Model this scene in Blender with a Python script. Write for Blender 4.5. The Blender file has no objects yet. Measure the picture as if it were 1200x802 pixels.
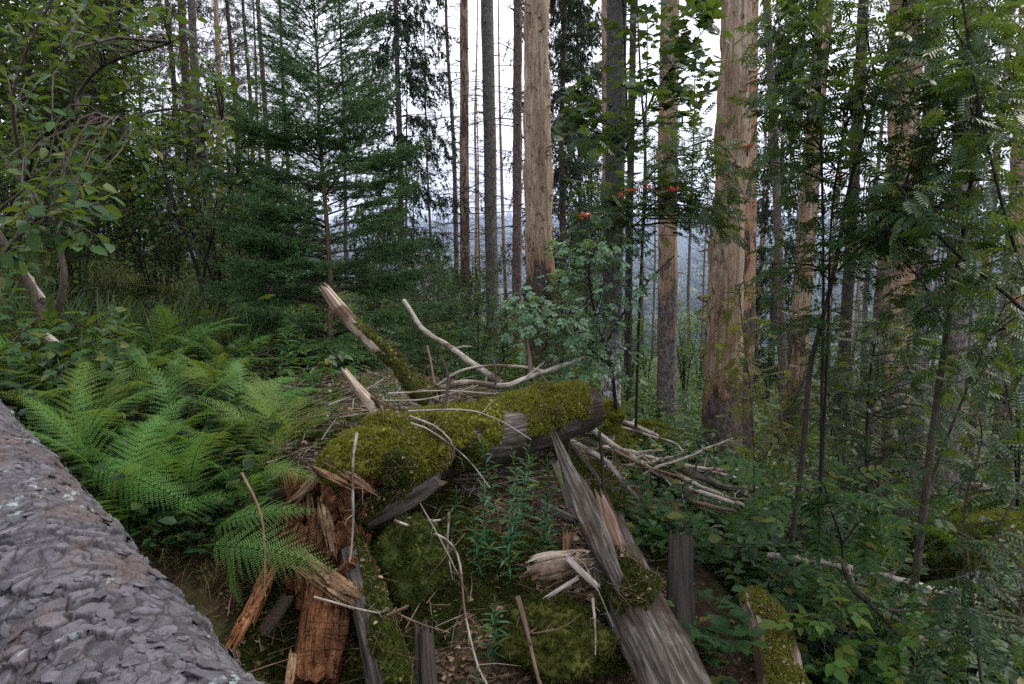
import bpy, math, random
import numpy as np
sc = bpy.context.scene
C = sc.collection
R = math.radians
rng = np.random.default_rng(7)
random.seed(7)

# ---------------------------------------------------------------- camera, sky, sun, exposure
PITCH = R(7.2)
cam_d = bpy.data.cameras.new('camera')
cam = bpy.data.objects.new('camera', cam_d); C.objects.link(cam)
cam_d.lens = 24.0; cam_d.sensor_width = 36.0
cam_d.clip_start = 0.05; cam_d.clip_end = 30000
cam.location = (0, 0, 0)
cam.rotation_euler = (R(90) - PITCH, 0, 0)
sc.camera = cam

SUN_EL, SUN_AZ = R(52), R(62)          # azimuth measured from +Y towards +X
w = bpy.data.worlds.new('World'); sc.world = w; w.use_nodes = True
nt = w.node_tree; nt.nodes.clear()
wo = nt.nodes.new('ShaderNodeOutputWorld'); bg = nt.nodes.new('ShaderNodeBackground')
sky = nt.nodes.new('ShaderNodeTexSky'); sky.sky_type = 'NISHITA'; sky.sun_disc = False
sky.sun_elevation = SUN_EL; sky.sun_rotation = SUN_AZ
sky.air_density = 1.2; sky.dust_density = 3.0; sky.ozone_density = 1.5
# an overcast deck: soft cloud noise laid over the clear sky
tc = nt.nodes.new('ShaderNodeTexCoord'); nz = nt.nodes.new('ShaderNodeTexNoise')
nz.inputs['Scale'].default_value = 2.6; nz.inputs['Detail'].default_value = 5
mp = nt.nodes.new('ShaderNodeMapping'); mp.inputs['Scale'].default_value = (1, 1, 2.6)
nt.links.new(tc.outputs['Generated'], mp.inputs[0]); nt.links.new(mp.outputs[0], nz.inputs['Vector'])
rmp = nt.nodes.new('ShaderNodeValToRGB')
rmp.color_ramp.elements[0].position = .3; rmp.color_ramp.elements[0].color = (8.3, 8.3, 9.2, 1)
rmp.color_ramp.elements[1].position = .7; rmp.color_ramp.elements[1].color = (10.6, 10.4, 11.1, 1)
nt.links.new(nz.outputs['Fac'], rmp.inputs[0])
mx = nt.nodes.new('ShaderNodeMix'); mx.data_type = 'RGBA'; mx.inputs[0].default_value = .86
nt.links.new(sky.outputs[0], mx.inputs[6]); nt.links.new(rmp.outputs[0], mx.inputs[7])
nt.links.new(mx.outputs[2], bg.inputs['Color']); bg.inputs['Strength'].default_value = .15
nt.links.new(bg.outputs[0], wo.inputs['Surface'])

sun_d = bpy.data.lights.new('sun', 'SUN'); sun_d.energy = 2.3; sun_d.angle = R(8); sun_d.color = (1, .95, .86)
sun = bpy.data.objects.new('sun', sun_d); C.objects.link(sun)
sun.rotation_euler = (R(90) - SUN_EL, 0, -SUN_AZ + math.pi)
sun.rotation_euler = (math.pi/2 - SUN_EL, 0, math.pi - SUN_AZ)
sc.view_settings.view_transform = 'Standard'; sc.view_settings.look = 'None'
sc.view_settings.gamma = 1; sc.view_settings.exposure = 0.74
cy = sc.cycles
cy.max_bounces = 6; cy.diffuse_bounces = 2; cy.glossy_bounces = 2; cy.transmission_bounces = 3
cy.volume_bounces = 0; cy.transparent_max_bounces = 6; cy.caustics_reflective = False; cy.caustics_refractive = False
cy.use_denoising = False

# ---------------------------------------------------------------- picture point -> world point at a real distance
CP, SP = math.cos(PITCH), math.sin(PITCH)
FW = np.array([0, CP, -SP]); UP = np.array([0, SP, CP])
def ray(px, py):
    return np.array([(px - 600) / 800, 0, 0]) + FW + UP * (-(py - 401) / 800)
def P(px, py, d): return ray(px, py) * d
def PL(pts): return np.array([P(*p) for p in pts])

# ---------------------------------------------------------------- noise
def _hash(ix, iy, iz, seed):
    h = (ix.astype(np.uint32) * np.uint32(374761393) + iy.astype(np.uint32) * np.uint32(668265263)
         + iz.astype(np.uint32) * np.uint32(2147483647) + np.uint32(seed * 1274126177 & 0xffffffff))
    h = (h ^ (h >> np.uint32(13))) * np.uint32(1274126177)
    h = (h ^ (h >> np.uint32(16))) * np.uint32(2246822519)
    return ((h ^ (h >> np.uint32(15))) & np.uint32(0xffffff)).astype(np.float64) / 16777215.0
def vnoise(p, seed=1):
    p = np.asarray(p, float)
    if p.shape[1] == 2: p = np.column_stack([p, np.zeros(len(p))])
    i = np.floor(p).astype(np.int64); f = p - i; f = f * f * (3 - 2 * f)
    r = 0
    for a in (0, 1):
        for b in (0, 1):
            for c in (0, 1):
                wgt = (f[:, 0] if a else 1 - f[:, 0]) * (f[:, 1] if b else 1 - f[:, 1]) * (f[:, 2] if c else 1 - f[:, 2])
                r = r + wgt * _hash(i[:, 0] + a, i[:, 1] + b, i[:, 2] + c, seed)
    return r * 2 - 1
def fbm(p, octv=4, seed=1, gain=.5):
    p = np.asarray(p, float); r = 0; a = 1; s = 0
    for k in range(octv):
        r = r + a * vnoise(p * 2 ** k + 17.3 * k, seed + k); s += a; a *= gain
    return r / s
def norm(v):
    v = np.asarray(v, float)
    return v / np.maximum(np.linalg.norm(v, axis=-1, keepdims=True), 1e-9)

# ---------------------------------------------------------------- mesh collecting
class MB:
    def __init__(s): s.v = []; s.u = []; s.q = []; s.t = []; s.n = 0
    def add(s, v, q=None, t=None, uv=None):
        v = np.asarray(v, float).reshape(-1, 3)
        if q is not None and len(q): s.q.append(np.asarray(q, np.int64).reshape(-1, 4) + s.n)
        if t is not None and len(t): s.t.append(np.asarray(t, np.int64).reshape(-1, 3) + s.n)
        s.v.append(v); s.u.append(np.zeros((len(v), 2)) if uv is None else np.asarray(uv, float)); s.n += len(v)
        return s
    def build(s, name, mat, parent=None, smooth=True, local=False):
        v = np.concatenate(s.v); uv = np.concatenate(s.u)
        if parent is not None and not local: v = v - np.array(parent.location)
        q = np.concatenate(s.q) if s.q else np.zeros((0, 4), np.int64)
        t = np.concatenate(s.t) if s.t else np.zeros((0, 3), np.int64)
        me = bpy.data.meshes.new(name)
        me.vertices.add(len(v)); me.vertices.foreach_set('co', v.astype(np.float32).ravel())
        li = np.concatenate([q.ravel(), t.ravel()])
        me.loops.add(len(li)); me.loops.foreach_set('vertex_index', li.astype(np.int32))
        npoly = len(q) + len(t); me.polygons.add(npoly)
        st = np.concatenate([np.arange(len(q)) * 4, len(q) * 4 + np.arange(len(t)) * 3])
        me.polygons.foreach_set('loop_start', st.astype(np.int32))
        ul = me.uv_layers.new(name='UVMap'); ul.data.foreach_set('uv', uv[li].astype(np.float32).ravel())
        me.polygons.foreach_set('use_smooth', np.full(npoly, smooth))
        me.materials.append(mat); me.update(calc_edges=True)
        o = bpy.data.objects.new(name, me); C.objects.link(o)
        if parent is not None: o.parent = parent
        return o
def empty(name, loc, label=None, cat=None, group=None):
    o = bpy.data.objects.new(name, None); C.objects.link(o); o.location = [float(x) for x in loc]
    o.empty_display_size = .1
    return tag(o, label, cat, group)
def tag(o, label=None, cat=None, group=None, kind=None):
    if label: o['label'] = label
    if cat: o['category'] = cat
    if group: o['group'] = group
    if kind: o['kind'] = kind
    return o
def dup(root, loc, rotz=0, scale=1, label=None, tilt=(0, 0)):
    r = root.copy(); C.objects.link(r); r.location = [float(x) for x in loc]; r.rotation_euler = (tilt[0], tilt[1], rotz)
    r.scale = (scale,) * 3 if np.isscalar(scale) else scale
    if label: r['label'] = label
    for ch in list(root.children):
        c = ch.copy(); C.objects.link(c); c.parent = r
    return r

def smooth_path(pts, n):
    pts = np.asarray(pts, float); k = len(pts)
    if k == 2: 
        t = np.linspace(0, 1, n)[:, None]; return pts[0] * (1 - t) + pts[1] * t
    ext = np.vstack([2 * pts[0] - pts[1], pts, 2 * pts[-1] - pts[-2]])
    u = np.linspace(0, k - 1 - 1e-9, n); i = np.floor(u).astype(int); f = (u - i)[:, None]
    p0, p1, p2, p3 = ext[i], ext[i + 1], ext[i + 2], ext[i + 3]
    return .5 * (2 * p1 + (p2 - p0) * f + (2 * p0 - 5 * p1 + 4 * p2 - p3) * f ** 2 + (3 * p1 - p0 - 3 * p2 + p3) * f ** 3)
def frames(path, ref=(0, 0, 1)):
    T = norm(np.gradient(path, axis=0)); ref = np.array(ref, float)
    if abs(T[:, :] @ ref).max() > .97: ref = np.array([.3, 1, .1]); ref /= np.linalg.norm(ref)
    X = norm(np.cross(np.broadcast_to(ref, T.shape), T)); Y = np.cross(T, X)
    return T, X, Y
def tube_grid(path, rad, n, disp=None, ref=(0, 0, 1)):
    """verts (K, n+1, 3) round a path; angle 0 points along -Y frame (underside), uv in metres. disp(uv_angle, s, dirs) -> offset"""
    T, X, Y = frames(path, ref); a = np.linspace(0, 2 * np.pi, n + 1)
    s = np.concatenate([[0], np.cumsum(np.linalg.norm(np.diff(path, axis=0), axis=1))])
    D = X[:, None] * np.sin(a)[None, :, None] - Y[:, None] * np.cos(a)[None, :, None]
    rad = np.broadcast_to(np.asarray(rad, float), (len(path),))
    Rr = np.repeat(rad[:, None], n + 1, 1)
    if disp is not None: Rr = Rr + disp(a[None, :] + 0 * Rr, s[:, None] + 0 * Rr, Rr)
    Rr[:, -1] = Rr[:, 0]
    V = path[:, None] + D * Rr[..., None]
    uv = np.stack([a[None, :] * rad.mean() + 0 * Rr, s[:, None] + 0 * Rr], -1)
    return V, uv, T
def grid_quads(K, n):
    i = np.arange(K - 1)[:, None] * n + np.arange(n - 1)[None, :]; i = i.ravel()
    return np.stack([i, i + 1, i + n + 1, i + n], 1)
def add_tube(mb, path, rad, n=8, disp=None, caps=True, ref=(0, 0, 1)):
    V, uv, T = tube_grid(np.asarray(path), rad, n, disp, ref)
    K = len(V); mb.add(V.reshape(-1, 3), q=grid_quads(K, n + 1), uv=uv.reshape(-1, 2))
    if caps:
        for k in (0, K - 1):
            c = V[k, :-1].mean(0); ring = V[k, :-1]
            idx = np.arange(n); t = np.stack([np.full(n, n), idx, (idx + 1) % n], 1)
            if k == 0: t = t[:, ::-1]
            mb.add(np.vstack([ring, c]), t=t, uv=np.vstack([uv[k, :-1], uv[k, :1]]))
    return V
def twigs(mb, Pts, Rad, n=3):
    """many thin tubes at once. Pts (N,S,3), Rad (N,S)"""
    Pts = np.asarray(Pts, float)
    if len(Pts) == 0: return
    N, S, _ = Pts.shape
    T = norm(np.gradient(Pts, axis=1)); ref = np.where(np.abs(T[:, :1, 2:]) > .9, np.array([1., 0, 0]), np.array([0, 0, 1.]))
    X = norm(np.cross(np.broadcast_to(ref, T.shape), T)); Y = np.cross(T, X)
    a = np.arange(n) * 2 * np.pi / n
    V = Pts[:, :, None] + (X[:, :, None] * np.cos(a)[:, None] + Y[:, :, None] * np.sin(a)[:, None]) * np.asarray(Rad)[:, :, None, None]
    b = (np.arange(N) * S * n)[:, None, None] + (np.arange(S - 1) * n)[None, :, None] + np.arange(n)[None, None, :]
    b2 = (np.arange(N) * S * n)[:, None, None] + (np.arange(S - 1) * n)[None, :, None] + ((np.arange(n) + 1) % n)[None, None, :]
    q = np.stack([b, b2, b2 + n, b + n], -1).reshape(-1, 4)
    s = np.linalg.norm(Pts - Pts[:, :1], axis=2)
    uv = np.stack([np.broadcast_to(a * .01, (N, S, n)), np.broadcast_to(s[:, :, None], (N, S, n))], -1)
    mb.add(V.reshape(-1, 3), q=q, uv=uv.reshape(-1, 2))
def place(mb, tmpl, O, X, Nn, S):
    """stamp a template (verts, quads, tris) at O with its x axis along X and z about Nn"""
    tv, tq, tt = tmpl
    O = np.asarray(O, float); N = len(O)
    if N == 0: return
    X = norm(X); Y = norm(np.cross(Nn, X)); Z = np.cross(X, Y)
    S = np.broadcast_to(np.asarray(S, float), (N,))
    V = O[:, None] + (tv[None, :, 0:1] * X[:, None] + tv[None, :, 1:2] * Y[:, None] + tv[None, :, 2:3] * Z[:, None]) * S[:, None, None]
    off = (np.arange(N) * len(tv))[:, None, None]
    q = (tq[None] + off).reshape(-1, 4) if tq is not None and len(tq) else None
    t = (tt[None] + off).reshape(-1, 3) if tt is not None and len(tt) else None
    uv = np.broadcast_to(tv[None, :, :2], (N, len(tv), 2)).reshape(-1, 2)
    mb.add(V.reshape(-1, 3), q=q, t=t, uv=uv)
def rdir(n, zlo=-1, zhi=1):
    a = rng.uniform(0, 2 * np.pi, n); z = rng.uniform(zlo, zhi, n); r = np.sqrt(np.maximum(0, 1 - z * z))
    return np.stack([r * np.cos(a), r * np.sin(a), z], 1)
def U(a, b, n=None): return rng.uniform(a, b, n)

# ---------------------------------------------------------------- materials
def mat(name):
    m = bpy.data.materials.new(name); m.use_nodes = True; t = m.node_tree
    b = t.nodes['Principled BSDF']; return m, t, b
def N_(t, typ, **kw):
    n = t.nodes.new(typ)
    for k, v in kw.items():
        if k in n.inputs: n.inputs[k].default_value = v
        else: setattr(n, k, v)
    return n
def ramp(t, fac, stops):
    r = t.nodes.new('ShaderNodeValToRGB'); e = r.color_ramp.elements
    while len(e) < len(stops): e.new(.5)
    for i, (p, c) in enumerate(stops):
        e[i].position = p; e[i].color = (*c, 1) if len(c) == 3 else c
    if fac is not None: t.links.new(fac, r.inputs[0])
    return r.outputs[0]
def mixc(t, fac, a, b, mode='MIX'):
    m = t.nodes.new('ShaderNodeMix'); m.data_type = 'RGBA'; m.blend_type = mode
    for sock, v in ((m.inputs[0], fac), (m.inputs[6], a), (m.inputs[7], b)):
        if hasattr(v, 'links'): t.links.new(v, sock)
        elif isinstance(v, (int, float)): sock.default_value = v
        else: sock.default_value = (*v, 1)
    return m.outputs[2]
def math_(t, op, a, b=0.0, clamp=False):
    m = t.nodes.new('ShaderNodeMath'); m.operation = op; m.use_clamp = clamp
    for i, v in enumerate((a, b)):
        if hasattr(v, 'links'): t.links.new(v, m.inputs[i])
        else: m.inputs[i].default_value = v
    return m.outputs[0]
def noise(t, vec, scale, detail=4, rough=.55, dist=0):
    n = t.nodes.new('ShaderNodeTexNoise'); n.inputs['Scale'].default_value = scale; n.inputs['Detail'].default_value = detail
    n.inputs['Roughness'].default_value = rough; n.inputs['Distortion'].default_value = dist
    if vec is not None: t.links.new(vec, n.inputs['Vector'])
    return n.outputs['Fac']
def voro(t, vec, scale, feat='F1', out='Distance', rnd=1):
    n = t.nodes.new('ShaderNodeTexVoronoi'); n.feature = feat; n.inputs['Scale'].default_value = scale
    n.inputs['Randomness'].default_value = rnd
    if vec is not None: t.links.new(vec, n.inputs['Vector'])
    return n.outputs[out]
def vec(t, src='Object', scale=(1, 1, 1)):
    c = t.nodes.new('ShaderNodeTexCoord'); m = t.nodes.new('ShaderNodeMapping'); m.inputs['Scale'].default_value = scale
    t.links.new(c.outputs[src], m.inputs[0]); return m.outputs[0]
def bump(t, b, h, strength=.5, dist=.01):
    n = t.nodes.new('ShaderNodeBump'); n.inputs['Strength'].default_value = strength; n.inputs['Distance'].default_value = dist
    t.links.new(h, n.inputs['Height']); t.links.new(n.outputs[0], b.inputs['Normal'])
def setb(b, rough=.8, spec=.3):
    b.inputs['Roughness'].default_value = rough; b.inputs['Specular IOR Level'].default_value = spec

def leaf_mat(name, c1, c2, c3=None, trans=.38, rough=.5, spec=.28, patch=1.6):
    m, t, b = mat(name); setb(b, rough, spec)
    g = t.nodes.new('ShaderNodeNewGeometry')
    stops = [(0, c1), (.75, c2)] + ([(.97, c3)] if c3 else [])
    col = ramp(t, g.outputs['Random Per Island'], stops)
    n = noise(t, vec(t, 'Object'), patch, 3)
    col = mixc(t, ramp(t, n, [(.3, (0, 0, 0)), (.7, (1, 1, 1))]), mixc(t, .5, col, tuple(x * .62 for x in c1)), col)
    t.links.new(col, b.inputs['Base Color'])
    tr = t.nodes.new('ShaderNodeBsdfTranslucent'); t.links.new(mixc(t, .5, col, (.16, .22, .02)), tr.inputs['Color'])
    ms = t.nodes.new('ShaderNodeMixShader'); ms.inputs[0].default_value = trans
    t.links.new(b.outputs[0], ms.inputs[1]); t.links.new(tr.outputs[0], ms.inputs[2])
    t.links.new(ms.outputs[0], t.nodes['Material Output'].inputs['Surface'])
    return m

def wood_mat(name, stops, streak=(60, 3), rough=.85, cracks=.6, moss=0, bumpd=.006, patchc=None):
    """weathered wood: long streaks and cracks running down the grain (uv v)"""
    m, t, b = mat(name); setb(b, rough, .2)
    v = vec(t, 'UV', (streak[0], streak[1], 1)); n1 = noise(t, v, 1, 6, .65, .4)
    n2 = noise(t, vec(t, 'Object'), 5, 5, .6)
    col = ramp(t, n1, stops)
    if patchc: col = mixc(t, ramp(t, n2, [(.52, (0, 0, 0)), (.6, (1, 1, 1))]), col, patchc)
    cr = noise(t, vec(t, 'UV', (streak[0] * 1.4, streak[1] * .35, 1)), 1, 3, .5, .6)
    crm = ramp(t, cr, [(.36, (1, 1, 1)), (.41, (0, 0, 0))])
    col = mixc(t, math_(t, 'MULTIPLY', crm, cracks), col, (.012, .01, .008))
    if moss:
        n3 = noise(t, vec(t, 'Object'), 9, 6, .7)
        col = mixc(t, ramp(t, n3, [(.62 - moss * .2, (0, 0, 0)), (.70 - moss * .2, (1, 1, 1))]), col, (.055, .065, .012))
    t.links.new(col, b.inputs['Base Color'])
    h = math_(t, 'SUBTRACT', math_(t, 'ADD', n1, math_(t, 'MULTIPLY', n2, .5)), math_(t, 'MULTIPLY', crm, .6))
    bump(t, b, h, .9, bumpd)
    return m

M = {}
M['leaf'] = leaf_mat('leaf', (.011, .042, .009), (.036, .105, .016), (.13, .13, .015))
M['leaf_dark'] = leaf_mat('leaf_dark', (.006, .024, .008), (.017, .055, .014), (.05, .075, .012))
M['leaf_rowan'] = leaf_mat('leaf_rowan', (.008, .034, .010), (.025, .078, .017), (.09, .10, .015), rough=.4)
M['leaf_pale'] = leaf_mat('leaf_pale', (.07, .15, .075), (.15, .27, .145), None, rough=.42)
M['leaf_maple'] = leaf_mat('leaf_maple', (.008, .030, .008), (.024, .068, .014), None, rough=.5)
M['leaf_bright'] = leaf_mat('leaf_bright', (.05, .12, .02), (.10, .20, .03), (.2, .2, .03), trans=.5)
M['leaf_autumn'] = leaf_mat('leaf_autumn', (.06, .10, .015), (.15, .13, .02), (.22, .09, .02), trans=.45)
M['fern'] = leaf_mat('fern', (.06, .16, .028), (.11, .25, .045), None, trans=.4, rough=.55)
M['fern_yellow'] = leaf_mat('fern_yellow', (.10, .17, .03), (.17, .25, .04), None, trans=.45, rough=.55)
M['herb'] = leaf_mat('herb', (.016, .075, .032), (.038, .135, .052), (.14, .17, .03), rough=.42)
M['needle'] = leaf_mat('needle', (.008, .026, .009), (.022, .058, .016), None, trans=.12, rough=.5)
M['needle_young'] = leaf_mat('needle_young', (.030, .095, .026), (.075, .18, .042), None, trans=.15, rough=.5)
M['needle_dead'] = leaf_mat('needle_dead', (.06, .045, .032), (.13, .095, .065), None, trans=.1, rough=.8)
M['grass'] = leaf_mat('grass', (.012, .036, .008), (.038, .08, .016), (.13, .10, .035), trans=.3)
M['grass_dry'] = leaf_mat('grass_dry', (.09, .06, .03), (.21, .15, .08), None, trans=.2, rough=.7)
M['moss'] = leaf_mat('moss', (.085, .095, .012), (.23, .23, .028), (.22, .15, .05), trans=.25, rough=.8, spec=.15, patch=9)
M['moss_dark'] = leaf_mat('moss_dark', (.024, .034, .007), (.060, .074, .014), (.11, .105, .02), trans=.2, rough=.85, spec=.12, patch=6)
M['litter'] = leaf_mat('litter', (.06, .035, .02), (.19, .12, .07), (.33, .25, .17), trans=.05, rough=.7)
M['petal'] = leaf_mat('petal', (.35, .05, .3), (.5, .1, .45), None, trans=.3)
M['berry'] = leaf_mat('berry', (.5, .03, .008), (.65, .08, .015), None, trans=.02, rough=.3)

GREY = [(.30, (.014, .012, .009)), (.44, (.042, .035, .028)), (.56, (.085, .074, .060)), (.70, (.17, .155, .135))]
M['wood_grey'] = wood_mat('wood_grey', GREY, patchc=(.04, .026, .016), streak=(75, 6))
M['wood_moss'] = wood_mat('wood_moss', GREY, moss=.6)
M['wood_pale'] = wood_mat('wood_pale', [(.34, (.06, .04, .028)), (.46, (.20, .15, .105)), (.62, (.40, .33, .25))], patchc=(.09, .055, .035), cracks=.7)
M['wood_brown'] = wood_mat('wood_brown', [(.3, (.03, .022, .016)), (.5, (.09, .065, .045)), (.75, (.17, .125, .09))])
M['wood_dark'] = wood_mat('wood_dark', [(.3, (.012, .010, .008)), (.55, (.035, .028, .022)), (.8, (.07, .055, .042))])
M['wood_pink'] = wood_mat('wood_pink', [(.32, (.04, .022, .015)), (.5, (.13, .08, .055)), (.72, (.30, .22, .17))], cracks=.6)
M['stick'] = wood_mat('stick', [(.3, (.12, .10, .085)), (.5, (.27, .235, .20)), (.75, (.40, .37, .33))], streak=(90, 12), cracks=.35, bumpd=.003, patchc=(.085, .06, .042))
M['stick_brown'] = wood_mat('stick_brown', [(.3, (.06, .04, .025)), (.55, (.15, .10, .065)), (.8, (.24, .17, .12))], streak=(90, 12), cracks=.3, bumpd=.002)
M['twig'] = wood_mat('twig', [(.3, (.03, .022, .017)), (.6, (.075, .058, .045)), (.8, (.13, .11, .09))], streak=(40, 20), cracks=0, bumpd=.001)
M['twig_dark'] = wood_mat('twig_dark', [(.3, (.010, .009, .008)), (.6, (.028, .024, .02)), (.8, (.055, .048, .042))], streak=(40, 20), cracks=0, bumpd=.001)
def rot_mat(name, c0, c1, c2):
    m, t, b = mat(name); setb(b, .9, .12)
    v = vec(t, 'UV', (38, 6, 1)); n = noise(t, v, 1, 6, .7, .5); nb = noise(t, vec(t, 'Object'), 22, 6, .7)
    col = ramp(t, math_(t, 'ADD', math_(t, 'MULTIPLY', n, .6), math_(t, 'MULTIPLY', nb, .4)), [(.32, c0), (.5, c1), (.68, c2)])
    c1 = noise(t, vec(t, 'UV', (60, 5, 1)), 1, 4, .6, 1.2); c2 = noise(t, vec(t, 'UV', (9, 55, 1)), 1, 4, .6, 1.0)
    crm = ramp(t, math_(t, 'MINIMUM', math_(t, 'ABSOLUTE', math_(t, 'SUBTRACT', c1, .5)), math_(t, 'ADD', math_(t, 'ABSOLUTE', math_(t, 'SUBTRACT', c2, .42)), .004)), [(.006, (1, 1, 1)), (.016, (0, 0, 0))])
    col = mixc(t, math_(t, 'MULTIPLY', crm, .8), col, (.018, .008, .004))
    t.links.new(col, b.inputs['Base Color'])
    bump(t, b, math_(t, 'SUBTRACT', math_(t, 'ADD', n, nb), crm), 1, .008)
    return m
M['rot'] = rot_mat('rot', (.035, .015, .008), (.15, .062, .027), (.34, .18, .09))
M['rot_pale'] = rot_mat('rot_pale', (.06, .032, .016), (.17, .105, .058), (.34, .24, .145))

def trunk_mat(name, bare_from, soft=1.0, bare=((.09, .058, .035), (.25, .185, .12), (.45, .375, .285)), bark=((.03, .022, .018), (.075, .06, .05), (.12, .105, .095)),
              patch=.5, sc_=1.0, orange=.3):
    """bark low down, bare wood above bare_from metres (object z), ragged edge and leftover bark patches"""
    m, t, b = mat(name); setb(b, .8, .2)
    o = vec(t, 'Object'); sp = t.nodes.new('ShaderNodeSeparateXYZ'); t.links.new(o, sp.inputs[0])
    n1 = noise(t, vec(t, 'Object', (1, 1, .3)), 5 * sc_, 7, .7, .6)
    h = math_(t, 'ADD', math_(t, 'DIVIDE', math_(t, 'SUBTRACT', sp.outputs[2], bare_from), soft), math_(t, 'MULTIPLY', math_(t, 'SUBTRACT', n1, .5), 9 * patch))
    isl = ramp(t, noise(t, vec(t, 'Object', (1, 1, .45)), 13, 6, .7, .8), [(.605, (0, 0, 0)), (.62, (1, 1, 1))])
    f = math_(t, 'MULTIPLY', ramp(t, math_(t, 'ADD', h, .5), [(.47, (0, 0, 0)), (.52, (1, 1, 1))]), math_(t, 'SUBTRACT', 1.0, math_(t, 'MULTIPLY', isl, math_(t, 'SUBTRACT', 1.25, math_(t, 'MULTIPLY', h, .3), True))))
    st = noise(t, vec(t, 'UV', (45, 1.6, 1)), 1, 7, .7, .3); big = noise(t, vec(t, 'Object', (1, 1, .25)), 3, 4)
    wood = ramp(t, math_(t, 'ADD', math_(t, 'MULTIPLY', st, .65), math_(t, 'MULTIPLY', big, .35)), [(.36, bare[0]), (.48, bare[1]), (.62, bare[2])])
    dk = noise(t, vec(t, 'UV', (28, .7, 1)), 1, 5, .7, .5)
    wood = mixc(t, ramp(t, dk, [(.54, (0, 0, 0)), (.64, (.75, .75, .75))]), wood, (.12, .08, .055))
    wood = mixc(t, math_(t, 'MULTIPLY', ramp(t, noise(t, vec(t, 'Object', (1, 1, .4)), 4.5, 5, .6), [(.5, (0, 0, 0)), (.66, (1, 1, 1))]), orange), wood, (.30, .13, .055))
    mo = noise(t, vec(t, 'UV', (16, 7, 1)), 1, 6, .75, .8); wood = mixc(t, ramp(t, mo, [(.48, (0, 0, 0)), (.62, (.8, .8, .8))]), wood, (.14, .078, .04))
    kn = voro(t, vec(t, 'UV', (6, 3.2, 1)), 1); wood = mixc(t, ramp(t, math_(t, 'ADD', kn, math_(t, 'MULTIPLY', mo, .08)), [(.10, (1, 1, 1)), (.16, (0, 0, 0))]), wood, (.06, .035, .02))
    wood = mixc(t, ramp(t, noise(t, vec(t, 'UV', (70, 26, 1)), 1, 2), [(.70, (0, 0, 0)), (.75, (.8, .8, .8))]), wood, (.05, .03, .02))
    vb = voro(t, vec(t, 'UV', (30, 14, 1)), 1, 'F1'); nb = noise(t, vec(t, 'UV', (40, 18, 1)), 1, 6, .7)
    bk = ramp(t, math_(t, 'ADD', math_(t, 'MULTIPLY', vb, .45), math_(t, 'MULTIPLY', nb, .6)), [(.3, bark[0]), (.52, bark[1]), (.75, bark[2])])
    bk = mixc(t, ramp(t, noise(t, vec(t, 'Object'), 7, 5, .6), [(.5, (0, 0, 0)), (.72, (.7, .7, .7))]), bk, (.085, .035, .02))
    band = math_(t, 'MULTIPLY', ramp(t, math_(t, 'ADD', h, .5), [(.40, (0, 0, 0)), (.5, (1, 1, 1)), (.95, (0, 0, 0))]), noise(t, vec(t, 'Object', (1, 1, .4)), 11, 5, .7)); wood = mixc(t, math_(t, 'MULTIPLY', band, 1.3, True), wood, (.15, .07, .035))
    t.links.new(mixc(t, f, bk, wood), b.inputs['Base Color'])
    hb = math_(t, 'ADD', math_(t, 'MULTIPLY', math_(t, 'ADD', vb, nb), math_(t, 'SUBTRACT', 1.0, f)), math_(t, 'MULTIPLY', st, .5))
    bump(t, b, math_(t, 'SUBTRACT', hb, math_(t, 'MULTIPLY', f, .4)), .9, .02)
    return m

def rock_mat():
    m, t, b = mat('stone'); setb(b, .85, .25)
    n = noise(t, vec(t, 'Object'), 9, 8, .65)
    col = ramp(t, n, [(.3, (.09, .09, .09)), (.5, (.22, .22, .22)), (.7, (.38, .38, .38))]); t.links.new(col, b.inputs['Base Color'])
    bump(t, b, n, .8, .02); return m
M['stone'] = rock_mat()

def soil_mat():
    m, t, b = mat('forest_floor'); setb(b, .9, .15)
    o = vec(t, 'Object'); n = noise(t, o, 14, 8, .7); n2 = noise(t, o, .9, 5, .6); n3 = noise(t, o, 60, 4, .6)
    near = ramp(t, n, [(.3, (.008, .005, .003)), (.5, (.03, .018, .010)), (.68, (.08, .048, .030))])
    near = mixc(t, ramp(t, n2, [(.46, (0, 0, 0)), (.6, (1, 1, 1))]), near, mixc(t, n3, (.02, .032, .008), (.06, .07, .014)))
    ln = t.nodes.new('ShaderNodeVectorMath'); ln.operation = 'LENGTH'; t.links.new(o, ln.inputs[0]); L = ln.outputs['Value']
    mid = mixc(t, noise(t, o, .25, 5, .6), (.012, .025, .008), (.035, .06, .016))
    col = mixc(t, ramp(t, math_(t, 'DIVIDE', L, 40.0), [(.25, (0, 0, 0)), (1, (1, 1, 1))]), near, mid)
    fo = mixc(t, noise(t, o, .02, 6, .7), (.014, .03, .014), (.035, .06, .022))
    fo = mixc(t, ramp(t, noise(t, o, .0013, 3, .5), [(.60, (0, 0, 0)), (.62, (1, 1, 1))]), fo, (.11, .16, .06))
    col = mixc(t, ramp(t, math_(t, 'DIVIDE', L, 600.0), [(.3, (0, 0, 0)), (1, (1, 1, 1))]), col, fo)
    t.links.new(col, b.inputs['Base Color']); bump(t, b, math_(t, 'ADD', n, n3), .8, .015)
    return m
M['soil'] = soil_mat()
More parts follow.
